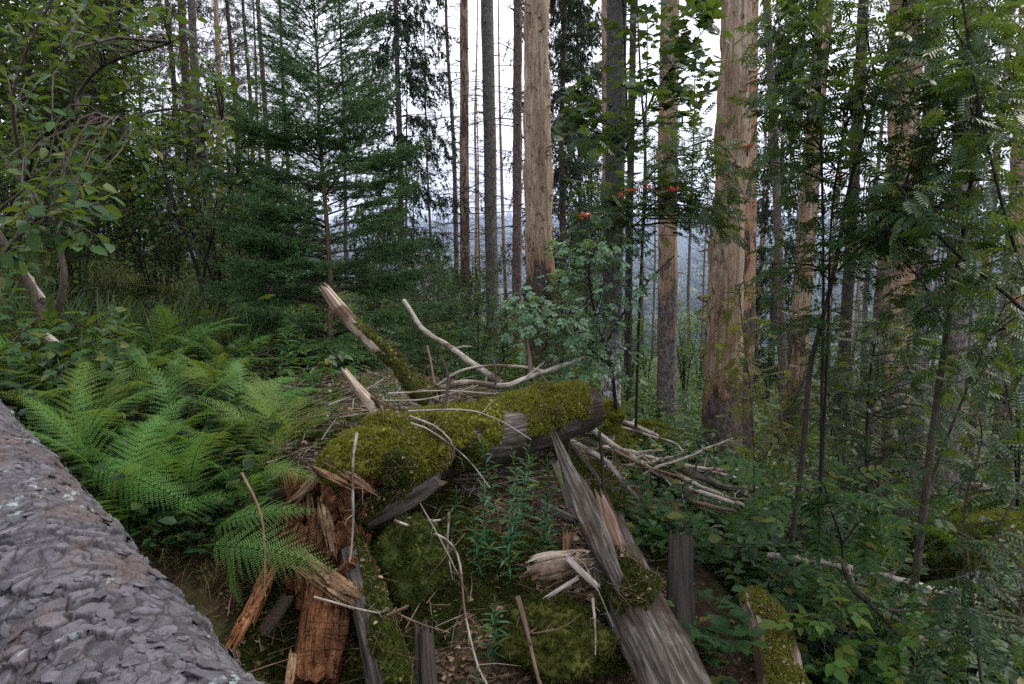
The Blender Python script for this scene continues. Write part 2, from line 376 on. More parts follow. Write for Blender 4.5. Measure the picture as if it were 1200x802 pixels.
# ---------------------------------------------------------------- the ground: near slope through surveyed points, valley and far hills beyond
_cp = [P(*p) for p in [
    (600, 802, 2.4), (450, 802, 2.3), (330, 800, 2.3), (750, 802, 2.5), (900, 802, 2.9), (1050, 802, 3.3), (1200, 802, 3.7),
    (330, 615, 2.75), (450, 640, 2.75), (600, 600, 3.0), (640, 700, 2.62), (500, 700, 2.5), (520, 540, 3.35), (640, 520, 3.7),
    (100, 560, 2.8), (200, 480, 3.6), (100, 420, 4.8), (200, 390, 6), (30, 380, 5), (300, 430, 5.2), (400, 440, 6.2),
    (600, 475, 5), (700, 540, 5.6), (760, 585, 5.2), (850, 556, 7), (782, 510, 9), (715, 512, 8), (640, 445, 11),
    (900, 600, 5.6), (1000, 650, 5.4), (1100, 665, 6.5), (1180, 575, 11), (900, 500, 14), (800, 470, 17),
    (550, 415, 14), (400, 400, 12), (200, 350, 9.5), (50, 335, 8), (0, 300, 13), (300, 330, 17), (500, 365, 24),
    (900, 440, 32), (1200, 480, 25), (700, 420, 30), (50, 290, 26), (820, 700, 3.2), (1000, 740, 3.8)]]
_cp += [np.array(p) for p in [(0, 0, -1.28), (-1.3, 1.7, -.94), (-.6, 1.05, -1.1), (-2.6, 3, -.62), (0, -4, -1.0), (-5, -3, -.3), (5, -3, -2.2), (9, 4, -3.6), (-9, 4, .5), (14, 12, -5), (-14, 14, 1.0), (2, .5, -1.7)]]
_cp = np.array(_cp)
def _tps(r2): return .5 * r2 * np.log(np.maximum(r2, 1e-9))
_n = len(_cp); _w = 1 / np.maximum(.5, np.hypot(_cp[:, 0], _cp[:, 1]))
_A = _tps(((_cp[:, None, :2] - _cp[None, :, :2]) ** 2).sum(-1)) + np.eye(_n) * .02
_B = np.column_stack([np.ones(_n), _cp[:, :2]])
_sol = np.linalg.solve(np.block([[_A, _B], [_B.T, np.zeros((3, 3))]]), np.concatenate([_cp[:, 2], np.zeros(3)]))
_FY = np.array([-6000, -60, 0, 30, 60, 120, 250, 500, 900, 1300, 1700, 2050, 2700, 4000, 5000, 9000])
_FZ = np.array([80, 8, -1.5, -4, -10, -26, -58, -88, -98, -62, -4, -38, 30, 215, 160, 80])
def H(x, y, fine=True):
    x = np.atleast_1d(np.asarray(x, float)); y = np.atleast_1d(np.asarray(y, float))
    out = np.empty(len(x)); r = np.hypot(x, y)
    near = r < 48
    if near.any():
        q = np.column_stack([x[near], y[near]]); z = np.empty(len(q))
        for i in range(0, len(q), 20000):
            k = _tps(((q[i:i + 20000, None] - _cp[None, :, :2]) ** 2).sum(-1))
            z[i:i + 20000] = k @ _sol[:_n] + _sol[_n] + q[i:i + 20000] @ _sol[_n + 1:]
        out[near] = z
    far = r > 20
    if far.any():
        xf, yf = x[far], y[far]
        ye = yf + .12 * xf
        zf = np.interp(ye, _FY, _FZ) - .10 * np.clip(xf, -60, 60)
        pf = np.column_stack([xf, yf])
        amp = np.clip((r[far] - 300) / 1500, 0, 1)
        zf = zf + amp * (fbm(pf / 700 + 3.1, 4, 21) * 70 + fbm(pf / 160, 3, 25) * 16) + np.clip((r[far] - 20) / 80, 0, 1) * fbm(pf / 25, 3, 31) * 1.2
        m = np.clip((r[far] - 20) / 26, 0, 1); m = m * m * (3 - 2 * m)
        base = np.where(near[far], out[far], zf) if True else 0
        base = np.where(near[far], np.nan_to_num(base), zf)
        out[far] = base * (1 - m) + zf * m
    if fine:
        p = np.column_stack([x, y])
        out = out + np.clip(1.2 - r / 60, 0, 1) * (fbm(p * 1.3, 4, 41) * .10 * np.clip(r / 6, .35, 1) + fbm(p * 7, 3, 45) * .022)
    return out
def h1(x, y): return float(H([x], [y])[0])
def hit(px, py, dmax=200):
    d = ray(px, py); ts = np.geomspace(.8, dmax, 1500); q = ts[:, None] * d
    below = q[:, 2] < H(q[:, 0], q[:, 1])
    if not below.any(): return q[-1]
    return q[int(np.argmax(below))]
def hits(px, py, dmax=60):
    n = len(px); D = np.stack([ray(a, b) for a, b in zip(px, py)]); lo = np.full(n, .8); done = np.zeros(n, bool); t = lo.copy()
    for s in np.geomspace(.8, dmax, 160):
        q = D * s; b = (q[:, 2] < H(q[:, 0], q[:, 1])) & ~done
        t[b] = s; done |= b
    q = D * t[:, None]; return q[done], done

def build_ground():
    fa = np.concatenate([np.linspace(-48, 48, 560), np.linspace(50, 310, 90)])  # degrees from +Y
    rr = np.concatenate([[.05, .3, .6], np.geomspace(.8, 12, 300), np.geomspace(12.3, 60, 90), np.geomspace(62, 7000, 150)])
    A, Rr = np.meshgrid(np.radians(fa), rr); x = (Rr * np.sin(A)).ravel(); y = (Rr * np.cos(A)).ravel()
    z = H(x, y); K, n = A.shape
    q = grid_quads(K, n)
    i = np.arange(K - 1) * n; close = np.stack([i + n - 1, i, i + n, i + 2 * n - 1], 1)
    mb = MB().add(np.column_stack([x, y, z]), q=np.vstack([q, close])[:, ::-1], uv=np.column_stack([x, y]))
    mb.add([[0, 0, z[0]]], None)
    tag(mb.build('ground', M['soil']), kind='structure')
build_ground()
# ---------------------------------------------------------------- standing trunks
def lump(amp, fu=3, fv=2.5, seed=5, fine=0):
    def f(a, s, r):
        p = np.stack([np.cos(a) * fu, np.sin(a) * fu, s * fv], -1).reshape(-1, 3)
        d = fbm(p, 4, seed) * amp
        if fine: d = d + fbm(p * np.array([6, 6, 3.]), 3, seed + 9) * fine
        return d.reshape(a.shape)
    return f
def trunk_line(ptop, pbase, d):
    """axis of a trunk whose base shows at pbase (depth d) and which crosses the top of the frame at px = ptop"""
    b = P(pbase[0], pbase[1], d); b[2] = h1(b[0], b[1]) - .15
    dr = ray(ptop, 0); t = P(pbase[0], pbase[1], d)[1] / dr[1]
    return b, dr * t
def add_knots(mb, b, t, r, n, z0, z1, ln=(.04, .14)):
    ax = norm(t - b); Pt = []; Rd = []
    for k in range(n):
        s = (U(z0, z1) - b[2]) / ax[2]; c = b + ax * s; a = U(0, 2 * np.pi); d = norm(np.array([math.cos(a), math.sin(a), U(-.3, .4)]))
        L = U(*ln); Pt.append([c + d * r * .6, c + d * (r + L * .6), c + d * (r + L) + np.array([0, 0, U(-.02, .02)])]); w_ = U(.008, .016); Rd.append([w_ * 1.5, w_, w_ * .5])
    twigs(mb, np.array(Pt), np.array(Rd), 5)
def dead_limbs(mb, b, t, r, n, z0, z1, L=(.5, 1.5), droop=.25, sub=7, rad=.009):
    ax = norm(t - b); Pt = []; Rd = []; P2 = []; R2 = []
    for k in range(n):
        z = U(z0, z1); c = b + ax * (z - b[2]) / ax[2]; a = U(0, 2 * np.pi); d = np.array([math.cos(a), math.sin(a), 0]); l = U(*L)
        ss = np.linspace(0, 1, 6)[:, None]
        pts = c + d * (r * .7 + l * ss) + np.array([0, 0, 1]) * (U(-.05, .15) * l * ss - droop * l * ss ** 2 * U(.6, 1.6)) + rng.normal(0, .02 * l, (6, 3)) * ss
        Pt.append(pts); Rd.append(np.linspace(1, .25, 6) * rad * U(.7, 1.4))
        for j in range(sub):
            u = U(.25, 1); i = min(4, int(u * 5)); p0 = pts[i] * (1 - (u * 5 - i)) + pts[i + 1] * (u * 5 - i)
            sd = norm(np.cross(d, [0, 0, 1]) * random.choice((-1, 1)) + d * U(.2, 1) + np.array([0, 0, U(-.8, .1)])); l2 = l * U(.12, .4)
            P2.append([p0, p0 + sd * l2 * .5 + rng.normal(0, .01, 3), p0 + sd * l2 + np.array([0, 0, -.15 * l2])]); R2.append([rad * .4, rad * .28, rad * .12])
    twigs(mb, np.array(Pt), np.array(Rd), 4)
    if P2: twigs(mb, np.array(P2), np.array(R2), 3)

def big_trunk(name, label, ptop, pbase, d, wtop, wbase, m, height=15, n=28, amp=.02, bend=0, group=None, knots=20, limbs=0, limbs_z=(0, 6), limb_mat='twig', flare=1.25, cat='tree', part='trunk'):
    b, t = trunk_line(ptop, pbase, d); rb = wbase / 1600 * d; rt = wtop / 1600 * d
    L = np.linalg.norm(t - b); ax = (t - b) / L
    root = empty(name, b, label, cat, group)
    near = np.linspace(0, L * 1.12, int(L / .055)); far = np.linspace(L * 1.12 + .4, height, 8) if height > L * 1.12 + .5 else []
    s = np.concatenate([near, far]); f = s / L
    rad = rb + (rt - rb) * f
    rad = np.where(f > 1, rt - (f - 1) * rt * (L / height) * .9, rad); rad = np.maximum(rad, .02)
    rad = rad * (1 + (flare - 1) * np.exp(-s / .25))
    path = b + ax * s[:, None] + np.array([1, 0, 0]) * (bend * np.sin(np.clip(f, 0, 1.5) * np.pi) )[:, None]
    path[:, :2] += fbm(np.column_stack([s * .5, s * 0 + d]), 2, 77)[:, None] * .03 * min(1, rb * 6)
    mb = MB(); add_tube(mb, path, rad, n, lump(amp * rb * 8, 2.2, 2.2, int(abs(ptop)) % 90, .25 * amp * rb * 8), ref=(0, 1, 0))
    if knots: add_knots(mb, b, t, rb * .9, knots, b[2] + .8, t[2] + .5)
    mb.build(part, m, root)
    if limbs:
        lb = MB(); dead_limbs(lb, b, t, rb * .9, limbs, b[2] + limbs_z[0], b[2] + limbs_z[1]); lb.build('crown', M[limb_mat], root)
    return root, b, t, rb

big_trunk('bare_spruce', 'thick bare pale trunk behind the mossy log, bark left only low down', 627, (637, 452), 10.5, 27, 35,
          trunk_mat('trunk_center', 1.9, 1.0, patch=.28, orange=.12), limbs=0, knots=46, amp=.026)
big_trunk('bare_spruce', 'thickest bare trunk, dark bark at its foot, beyond the brushwood pile', 864, (843, 556), 7.2, 29, 45,
          trunk_mat('trunk_right', 1.0, 1.3, patch=.3, orange=.22), knots=46, amp=.03, flare=1.15)
big_trunk('peeling_spruce', 'reddish peeling trunk standing close behind the thickest bare trunk', 878, (870, 548), 8.3, 17, 25,
          trunk_mat('trunk_peeling', 2.5, 4, patch=1.2, orange=.7, bare=((.20, .11, .06), (.32, .20, .12), (.44, .32, .22))), knots=22)
big_trunk('patchy_spruce', 'straight patchy trunk between the birch and the thickest bare trunk, grey bark at its foot', 784, (781, 510), 9.2, 20, 23,
          trunk_mat('trunk_patchy', 1.9, 1.5, patch=.5, orange=.55, bark=((.05, .042, .036), (.11, .10, .09), (.19, .175, .16))), knots=14, amp=.012)
big_trunk('peeling_spruce', 'slender reddish trunk with flaking bark, left of the smooth grey-green trunk', 543, (546, 395), 15, 9, 12,
          trunk_mat('trunk_red', 3, 6, patch=1.6, orange=.7, bark=((.035, .02, .014), (.09, .055, .04), (.15, .10, .08))), knots=16, limbs=26, limbs_z=(1, 6))
big_trunk('grey_spruce', 'smooth grey-green trunk between the slender reddish trunk and the brown trunk', 571, (578, 415), 13.5, 13.5, 15,
          trunk_mat('trunk_grey', 30, 1, patch=.2, bark=((.045, .045, .035), (.085, .085, .07), (.14, .14, .12))), knots=24, amp=.008, limbs=22, limbs_z=(1.5, 6))
big_trunk('brown_spruce', 'brown trunk with red inner bark, just left of the thick bare pale trunk', 606, (606, 452), 12, 9, 11.5,
          trunk_mat('trunk_brown', 30, 1, patch=.2, bark=((.055, .035, .03), (.10, .07, .06), (.15, .11, .10))), knots=14, limbs=26, limbs_z=(1.2, 6))
BD = ((.016, .014, .012), (.04, .035, .03), (.07, .062, .055))
def birch_mat():
    m, t, b = mat('birch_bark'); setb(b, .7, .3)
    o = vec(t, 'Object'); sp = t.nodes.new('ShaderNodeSeparateXYZ'); t.links.new(o, sp.inputs[0])
    n = noise(t, vec(t, 'UV', (22, 9, 1)), 1, 6, .7, .4)
    low = ramp(t, n, [(.40, (.03, .027, .025)), (.5, (.25, .24, .23)), (.6, (.55, .54, .51))])
    dk = ramp(t, n, [(.35, (.012, .011, .01)), (.6, (.05, .045, .04))])
    f = ramp(t, math_(t, 'ADD', math_(t, 'MULTIPLY', sp.outputs[2], .35), math_(t, 'MULTIPLY', n, .3)), [(.52, (0, 0, 0)), (.66, (1, 1, 1))])
    t.links.new(mixc(t, f, low, dk), b.inputs['Base Color']); bump(t, b, n, .9, .02); return m
big_trunk('birch_tree', 'dark trunk with cracked white birch bark at its foot, beyond the mossy log', 723, (715, 512), 8.2, 21, 23, birch_mat(), knots=8, amp=.02)
big_trunk('thin_bare_spruce', 'thin orange-brown bare stem just left of the birch trunk', 708, (712, 470), 12, 7, 8, trunk_mat('trunk_thin_orange', 2, 4, patch=1), knots=6)
big_trunk('thin_dark_spruce', 'thin dark trunk just right of the birch trunk', 742, (735, 490), 10, 7, 9, trunk_mat('trunk_thin_dark', 30, 1, bark=BD, patch=.1), knots=6, limbs=14, limbs_z=(1, 5))
big_trunk('thin_spruce', 'thin olive-brown trunk leaning beside the thickest pair of bare trunks', 898, (921, 480), 11, 8, 10, trunk_mat('trunk_olive', 30, 1, bark=((.05, .042, .03), (.11, .095, .07), (.16, .14, .11)), patch=.1), knots=8, bend=.05)
big_trunk('bare_spruce', 'pale orange bare trunk seen through the rowan leaves, with a thin dark stem before it', 966, (925, 545), 8.8, 17, 23, trunk_mat('trunk_pale_orange', 1.5, 2, patch=.5, orange=.5), knots=16)
big_trunk('thin_dark_spruce', 'dark slender trunk behind the rowan, right of the pale orange bare trunk', 1012, (985, 520), 10, 11, 13, trunk_mat('trunk_dark2', 30, 1, bark=BD, patch=.1), knots=8)
big_trunk('patchy_spruce', 'broken trunk with torn pale wood and a woodpecker hole, behind the rowan leaves', 1062, (1050, 560), 8.5, 32, 28, trunk_mat('trunk_torn', 1.6, 3, patch=1.4, orange=.7, bark=((.05, .045, .04), (.12, .11, .10), (.20, .19, .175))), knots=20, amp=.035)
big_trunk('grey_spruce', 'grey trunk right of the torn trunk, low branches broken off', 1095, (1072, 560), 9.5, 14, 18, trunk_mat('trunk_grey2', 30, 1, bark=((.06, .055, .048), (.13, .125, .115), (.2, .19, .18)), patch=.1), knots=18)
big_trunk('grey_spruce', 'tall grey trunk near the right edge behind the rowan branches', 1142, (1108, 575), 9, 24, 24, trunk_mat('trunk_grey3', 30, 1, bark=((.055, .05, .042), (.12, .11, .095), (.18, .17, .15)), patch=.1), knots=18)
big_trunk('patchy_spruce', 'patchy orange trunk far at the right edge of the picture', 1205, (1178, 540), 11, 16, 18, trunk_mat('trunk_edge', 1.5, 3, patch=1.4, orange=.8), knots=10)

# ---------------------------------------------------------------- repeated spruces: prototypes
def spruce_proto(name, h, r, m, kind, seed):
    global rng
    rng = np.random.default_rng(seed)
    root = empty(name, (0, 0, 0)); mb = MB(); s = np.linspace(-.3, h, 30)
    path = np.column_stack([fbm(np.column_stack([s * .2, s * 0 + seed]), 2, seed) * .12, fbm(np.column_stack([s * .2, s * 0 + seed + 9]), 2, seed) * .12, s])
    add_tube(mb, path, np.maximum(r * (1 - .8 * np.clip(s, 0, h) / h), .012), 9, lump(r * .12, 2, 1.5, seed), ref=(0, 1, 0)); mb.build('trunk', m, root)
    Pt, Rd, P2, R2, O, X, S = [], [], [], [], [], [], []
    z = {'pole': 2.5, 'dead': 1.0, 'twiggy': .8, 'green': 1.5}[kind]
    step = {'pole': .6, 'dead': .27, 'twiggy': .2, 'green': .2}[kind]
    sub = {'pole': 4, 'dead': 13, 'twiggy': 17, 'green': 13}[kind]
    while z < h - .3:
        taper = (1 - (z / h) ** 1.6); 
        for k in range(rng.integers(2, 6)):
            a = U(0, 2 * np.pi); d = np.array([math.cos(a), math.sin(a), 0]); l = (.35 + 1.35 * taper) * U(.45, 1.15) * {'pole': .45, 'dead': .9, 'twiggy': 1.1, 'green': 1.25}[kind]
            ss = np.linspace(0, 1, 6)[:, None]; dr = U(.15, .55)
            pts = np.array([0, 0, z]) + d * l * ss + np.array([0, 0, 1]) * (.1 * l * ss - dr * l * ss ** 2 + .15 * l * ss ** 4) + rng.normal(0, .015 * l, (6, 3)) * ss
            Pt.append(pts); Rd.append(np.linspace(1, .3, 6) * .010)
            for j in range(sub):
                u = U(.15, 1) * 4.999; i = int(u); p0 = pts[i] * (1 - (u - i)) + pts[i + 1] * (u - i)
                side = np.cross(d, [0, 0, 1]) * random.choice((-1, 1)); hang = U(.2, 1.6) if kind in ('green', 'twiggy') else U(-.2, .8)
                sd = norm(side * U(.3, 1) + d * U(.1, .8) + np.array([0, 0, -hang])); l2 = l * U(.12, .38)
                p2 = p0 + sd * l2 + np.array([0, 0, -.2 * l2]); pm = p0 + sd * l2 * .5
                P2.append([p0, pm, p2]); R2.append([.004, .003, .0015])
                if kind != 'pole':
                    nn = {'green': 10, 'twiggy': 6, 'dead': 2}[kind]
                    for q in range(nn):
                        f = U(.05, 1); O.append(p0 + (p2 - p0) * f); X.append(norm(sd + rng.normal(0, .6, 3) + np.array([0, 0, -.3]))); S.append(U(.07, .15))
        z += step * U(.7, 1.3)
    bm = MB(); twigs(bm, np.array(Pt), np.array(Rd), 4); twigs(bm, np.array(P2), np.array(R2), 3); bm.build('crown', M['twig'], root)
    if O:
        O, X, S = np.array(O), np.array(X), np.array(S)
        w_ = {'green': .12, 'twiggy': .06}.get(kind, .035)
        tv = np.array([[0, 0, 0], [.45, w_, 0], [1, 0, -.06], [.5, -w_, 0], [.35, 0, w_], [.6, 0, -w_]]); 
        cm = MB(); place(cm, (tv, np.array([[0, 3, 2, 1], [0, 4, 2, 5]]), None), O, X, rdir(len(O)), S)
        if kind == 'green': place(cm, (tv, np.array([[0, 3, 2, 1]]), None), O, norm(X + rng.normal(0, .5, X.shape)), rdir(len(O)), S * .8)
        cm.build('foliage', M['needle'] if kind == 'green' else M['needle_dead'], root)
    return root
TG = trunk_mat('bark_far_grey', 40, 1, bark=((.045, .038, .034), (.085, .075, .07), (.13, .12, .11)), patch=.1)
TB = trunk_mat('bark_far_brown', 40, 1, bark=((.05, .034, .028), (.09, .065, .055), (.13, .10, .09)), patch=.1)
TP = trunk_mat('bark_far_pale', 1, 4, patch=1.0, orange=.4)
protos = {}
for nm, k, h, r, m, s in (('bare_spruce', 'pole', 17, .13, TG, 1), ('bare_spruce', 'pole', 15, .11, TP, 2), ('dead_spruce', 'dead', 16, .11, TB, 3), ('dead_spruce', 'dead', 14, .09, TG, 4),
                          ('dead_spruce', 'twiggy', 16, .12, TB, 5), ('living_spruce', 'green', 17, .13, TB, 6), ('living_spruce', 'green', 14, .10, TG, 7)):
    protos[(k, s)] = spruce_proto(nm, h, r, m, k, s)
rng = np.random.default_rng(11)
LOOK = {('pole', 1): 'nearly branchless grey', ('pole', 2): 'pale peeling', ('dead', 3): 'brown dead twiggy', ('dead', 4): 'grey dead twiggy', ('twiggy', 5): 'densely twigged brown', ('green', 6): 'dark green drooping', ('green', 7): 'sparse green drooping'}
used = set()
ORD = 'first second third fourth fifth sixth seventh eighth ninth tenth eleventh twelfth thirteenth fourteenth fifteenth sixteenth seventeenth eighteenth nineteenth twentieth'.split()
def far_tree(px, d, key, width=None, lab=None, group='far spruces'):
    """px = where the trunk stands at picture row 250; width = picture width of the trunk"""
    y = d; dr = ray(px, 250); x = dr[0] * d; yy = dr[1] * d
    pr = protos[key]; r = {('pole', 1): .13, ('pole', 2): .11, ('dead', 3): .11, ('dead', 4): .09, ('twiggy', 5): .12, ('green', 6): .13, ('green', 7): .10}[key]
    sc1 = 1.0 if width is None else (width / 1600 * d) / (r * .9)
    s = (sc1, sc1, max(.75, min(1.3, sc1 ** .5)))
    kx = (px - 600) / 800 * .10
    if key in used: o = dup(pr, (0, 0, 0)); 
    else: used.add(key); o = pr
    o.location = (x, yy, h1(x, yy)); o.scale = (max(.7, min(1.6, s[0])),) * 2 + (s[2],); o.rotation_euler = (R(U(-1.2, 1.2)), R(U(-1.2, 1.2)), U(0, 6.28))
    tag(o, lab, 'tree', group)
    return o
# left of and behind the young spruce; counted from the left
zones = [
 ('behind the left shrub', [(22, 15, ('dead', 3), 8), (52, 22, ('dead', 4), 5), (78, 17, ('pole', 1), 6), (112, 20, ('green', 6), 7), (150, 14, ('pole', 1), 6), (176, 24, ('dead', 4), 4)]),
 ('left of the young spruce', [(212, 17, ('twiggy', 5), 7), (232, 15, ('twiggy', 5), 11), (244, 12, ('pole', 1), 10), (258, 14, ('pole', 2), 7), (284, 18, ('twiggy', 5), 5), (296, 20, ('dead', 3), 5), (319, 16, ('dead', 3), 4), (343, 20, ('dead', 4), 5)]),
 ('just right of the young spruce top', [(403, 20, ('dead', 4), 4), (472, 13, ('green', 7), 8), (508, 24, ('dead', 4), 3), (534, 19, ('dead', 3), 6), (556, 24, ('pole', 2), 4), (563, 30, ('dead', 4), 3)]),
 ('around the thick bare pale trunk', [(592, 22, ('pole', 2), 4), (662, 15, ('green', 6), 8), (688, 24, ('dead', 4), 3), (680, 18, ('green', 7), 6)]),
 ('in the gap right of the birch trunk', [(756, 26, ('pole', 1), 3), (768, 38, ('dead', 4), 3), (812, 30, ('pole', 1), 2.5), (829, 34, ('dead', 4), 2.5)]),
 ('behind the rowan saplings', [(896, 22, ('pole', 2), 4), (908, 16, ('green', 7), 6), (976, 24, ('pole', 2), 4), (998, 15, ('pole', 2), 8), (1022, 20, ('pole', 1), 6), (1036, 12, ('dead', 3), 9), (1078, 13, ('pole', 2), 9), (1098, 24, ('pole', 1), 5), (1120, 18, ('dead', 4), 6), (1134, 14, ('pole', 1), 8), (1160, 13, ('pole', 2), 10), (1172, 20, ('pole', 1), 6), (1192, 16, ('dead', 3), 8)]),
]
for zn, lst in zones:
    for i, (px, d, key, wd) in enumerate(lst):
        far_tree(px, d, key, wd, '%s spruce, %s from the left %s' % (LOOK[key], ORD[i], zn), 'far spruces ' + zn)
# the far stand down the slope at right: thin trunks, seen between the near ones
for i in range(30):
    px = U(882, 1235); d = U(24, 44); k = random.choice([('pole', 1), ('pole', 2), ('dead', 4), ('pole', 1)])
    far_tree(px, d, k, U(2.2, 4), 'slim pale trunk in the distant stand behind the rowans at the right', 'thin trunks of the distant stand down the slope')
for i in range(12):
    px = U(-20, 400) if i < 9 else U(470, 600); d = U(26, 50); k = random.choice([('dead', 3), ('dead', 4), ('pole', 1)])
    far_tree(px, d, k, U(2, 3.5), 'thin dark trunk of the distant stand behind the young spruce', 'thin trunks of the distant stand behind the young spruce')
# ---------------------------------------------------------------- foreground spruce log with flaking bark
def worley(u, v, cell, seed, jit=.9):
    """F1, F2, id-random for points in uv"""
    gu, gv = u / cell[0], v / cell[1]; iu, iv = np.floor(gu).astype(np.int64), np.floor(gv).astype(np.int64)
    f1 = np.full(u.shape, 9.); f2 = f1.copy(); idr = np.zeros(u.shape); tx = np.zeros(u.shape); ty = np.zeros(u.shape)
    z = np.zeros_like(iu)
    for a in (-1, 0, 1):
        for b in (-1, 0, 1):
            cx = iu + a + .5 + jit * (_hash(iu + a, iv + b, z, seed) - .5); cy_ = iv + b + .5 + jit * (_hash(iu + a, iv + b, z, seed + 1) - .5)
            d = np.hypot(gu - cx, gv - cy_); c = d < f1
            f2 = np.where(c, f1, np.minimum(f2, d)); f1 = np.where(c, d, f1)
            idr = np.where(c, _hash(iu + a, iv + b, z, seed + 2), idr); tx = np.where(c, gu - cx, tx); ty = np.where(c, gv - cy_, ty)
    return f1, f2, idr, tx, ty
def bark_mat():
    m, t, b = mat('flaking_bark'); setb(b, .62, .4)
    at = t.nodes.new('ShaderNodeAttribute'); at.attribute_name = 'plate'
    o = vec(t, 'Object'); n = noise(t, o, 38, 8, .7); n2 = noise(t, o, 4.5, 5, .6); n3 = noise(t, vec(t, 'UV', (60, 14, 1)), 1, 6, .7)
    pl = ramp(t, math_(t, 'ADD', math_(t, 'MULTIPLY', at.outputs['Fac'], .4), math_(t, 'MULTIPLY', n, .6)), [(.32, (.010, .009, .010)), (.50, (.038, .035, .040)), (.74, (.115, .107, .122))])
    under = ramp(t, n3, [(.3, (.035, .022, .018)), (.55, (.09, .062, .054)), (.75, (.16, .12, .11))])
    col = mixc(t, math_(t, 'MULTIPLY', ramp(t, n2, [(.53, (0, 0, 0)), (.62, (1, 1, 1))]), .7), pl, under)
    col = mixc(t, ramp(t, at.outputs['Fac'], [(.10, (1, 1, 1)), (.24, (0, 0, 0))]), col, (.035, .025, .022))
    lich = ramp(t, math_(t, 'MULTIPLY', noise(t, o, 26, 4, .6), noise(t, o, 2.5, 2)), [(.34, (0, 0, 0)), (.37, (1, 1, 1))])
    col = mixc(t, math_(t, 'MULTIPLY', lich, .7), col, (.25, .32, .29))
    # algae keeps to the underside of the log (uv u near the seam)
    sp = t.nodes.new('ShaderNodeSeparateXYZ'); c2 = t.nodes.new('ShaderNodeTexCoord'); t.links.new(c2.outputs['UV'], sp.inputs[0])
    al = ramp(t, math_(t, 'ADD', math_(t, 'ABSOLUTE', math_(t, 'SUBTRACT', sp.outputs[0], .62)), math_(t, 'MULTIPLY', n2, .25)), [(.34, (0, 0, 0)), (.48, (1, 1, 1))])
    col = mixc(t, math_(t, 'MULTIPLY', al, .75), col, (.06, .062, .038))
    t.links.new(col, b.inputs['Base Color']); bump(t, b, math_(t, 'ADD', n, math_(t, 'MULTIPLY', n3, .6)), 1, .009)
    return m
def build_fore_log():
    a0, a1 = P(0, 630, 1.78), P(146, 868, 1.18)
    ax = norm(a1 - a0); path = np.array([a0 - ax * 1.7 + np.array([0, 0, -.02]), a0 - ax * .8, a0, a1, a1 + ax * .55]); 
    L = np.linalg.norm(path[-1] - path[0]); K = int(L / .0025); n = 520
    root = empty('fallen_spruce_log', (*a1[:2], h1(*a1[:2])), 'large fallen spruce log with scaly lavender-grey bark across the lower left corner', 'log')
    p = smooth_path(path, K)
    vis = np.linspace(0, 1, K)
    plate = {}
    def disp(a, s, r):
        u = a * .205; v = s; P2 = np.stack([u.ravel(), v.ravel()], -1)
        F = lambda sc_, o, sd: fbm(P2 * sc_, o, sd).reshape(u.shape)
        wx = F(10, 3, 3) * .04 + F(55, 3, 33) * .008; wy = F(10, 3, 4) * .04 + F(55, 3, 34) * .008
        f1, f2, idr, tx, ty = worley(u + wx, v + wy, (.040, .044), 5, 1.0)
        g1, g2, idg, sx, sy = worley(u + wx * 1.3 + .3, v + wy * 1.3, (.065, .10), 9)
        e = np.clip((f2 - f1) / .12, 0, 1); eg = np.clip((g2 - g1) / .09, 0, 1)
        big = F(4.5, 4, 8); lost = np.clip((big - .14) / .04, 0, 1); cr = F(30, 4, 71); thin = np.clip((np.abs(cr) - .02) / .03, 0, 1)
        act = np.clip((F(7, 3, 55) + .22) / .1, 0, 1)                       # where the scales really break up
        tilt = ((ty + .25) * (.2 + idr) + tx * (idr - .5) * 2.5) * .0065
        h = (e * (.0015 + .0048 * idr * act) + tilt * e * act) * (1 - lost * .85) + eg * .009 * idg * (1 - lost) - lost * .005 - (1 - thin) * .0012
        h = h + F(110, 3, 18) * .0011 + big * .008
        plate['v'] = np.clip((.25 + .75 * e) * (.55 + .45 * idr) * (.3 + .7 * eg) * (.6 + .4 * thin), 0, 1)
        return h
    mb = MB(); V = add_tube(mb, p, .2, n, disp)
    T, X, Y = frames(p); F = 1150; fb = MB()
    ki = rng.integers(int(K * .35), K - 5, F); ai = rng.integers(int(n * .05), n - 3, F)
    O = V[ki, ai]; Nn = norm(O - p[ki]); tang = norm(np.cross(Nn, T[ki]) * U(-1, 1, F)[:, None] + T[ki] * U(-1, 1, F)[:, None])
    keep = (fbm(np.column_stack([ai / n * 6, ki * .0025 * 4]), 3, 8) < .2) & (fbm(np.column_stack([ai / n * 1.25 * 7, ki * .0025 * 7]), 3, 55) > -.25)
    O, Nn, tang = O[keep], Nn[keep], tang[keep]; F = len(O)
    for j in range(10):
        g = np.random.default_rng(j); a = np.linspace(0, 2 * np.pi, 12)[:-1] + g.normal(0, .12, 11); rr = .55 + .6 * g.random(11); w_ = g.uniform(.55, .9)
        x_, y_ = np.cos(a) * rr, np.sin(a) * rr * w_; zt = .05 + .05 * x_ - .10 * y_ ** 2
        top = np.column_stack([x_, y_, zt]); bot = top - [0, 0, .09]; ctr = np.array([[0, 0, .07]]); tv = np.vstack([top, bot, ctr]); i = np.arange(11); k = (i + 1) % 11
        tq = np.stack([i, i + 11, k + 11, k], 1); tt = np.stack([i, k, np.full(11, 22)], 1)
        sel = np.arange(F) % 10 == j; nn_ = int(sel.sum())
        place(fb, (tv, tq, tt), O[sel] + Nn[sel] * .0012, norm(tang[sel] + Nn[sel] * U(.0, .26, nn_)[:, None]), Nn[sel], U(.008, .021, nn_) * np.where(rng.random(nn_) < .2, 1.6, 1))
    nq0 = sum(len(q) for q in mb.q); nt0 = sum(len(t) for t in mb.t); nv0 = mb.n; fq = np.concatenate(fb.q); ft = np.concatenate(fb.t)
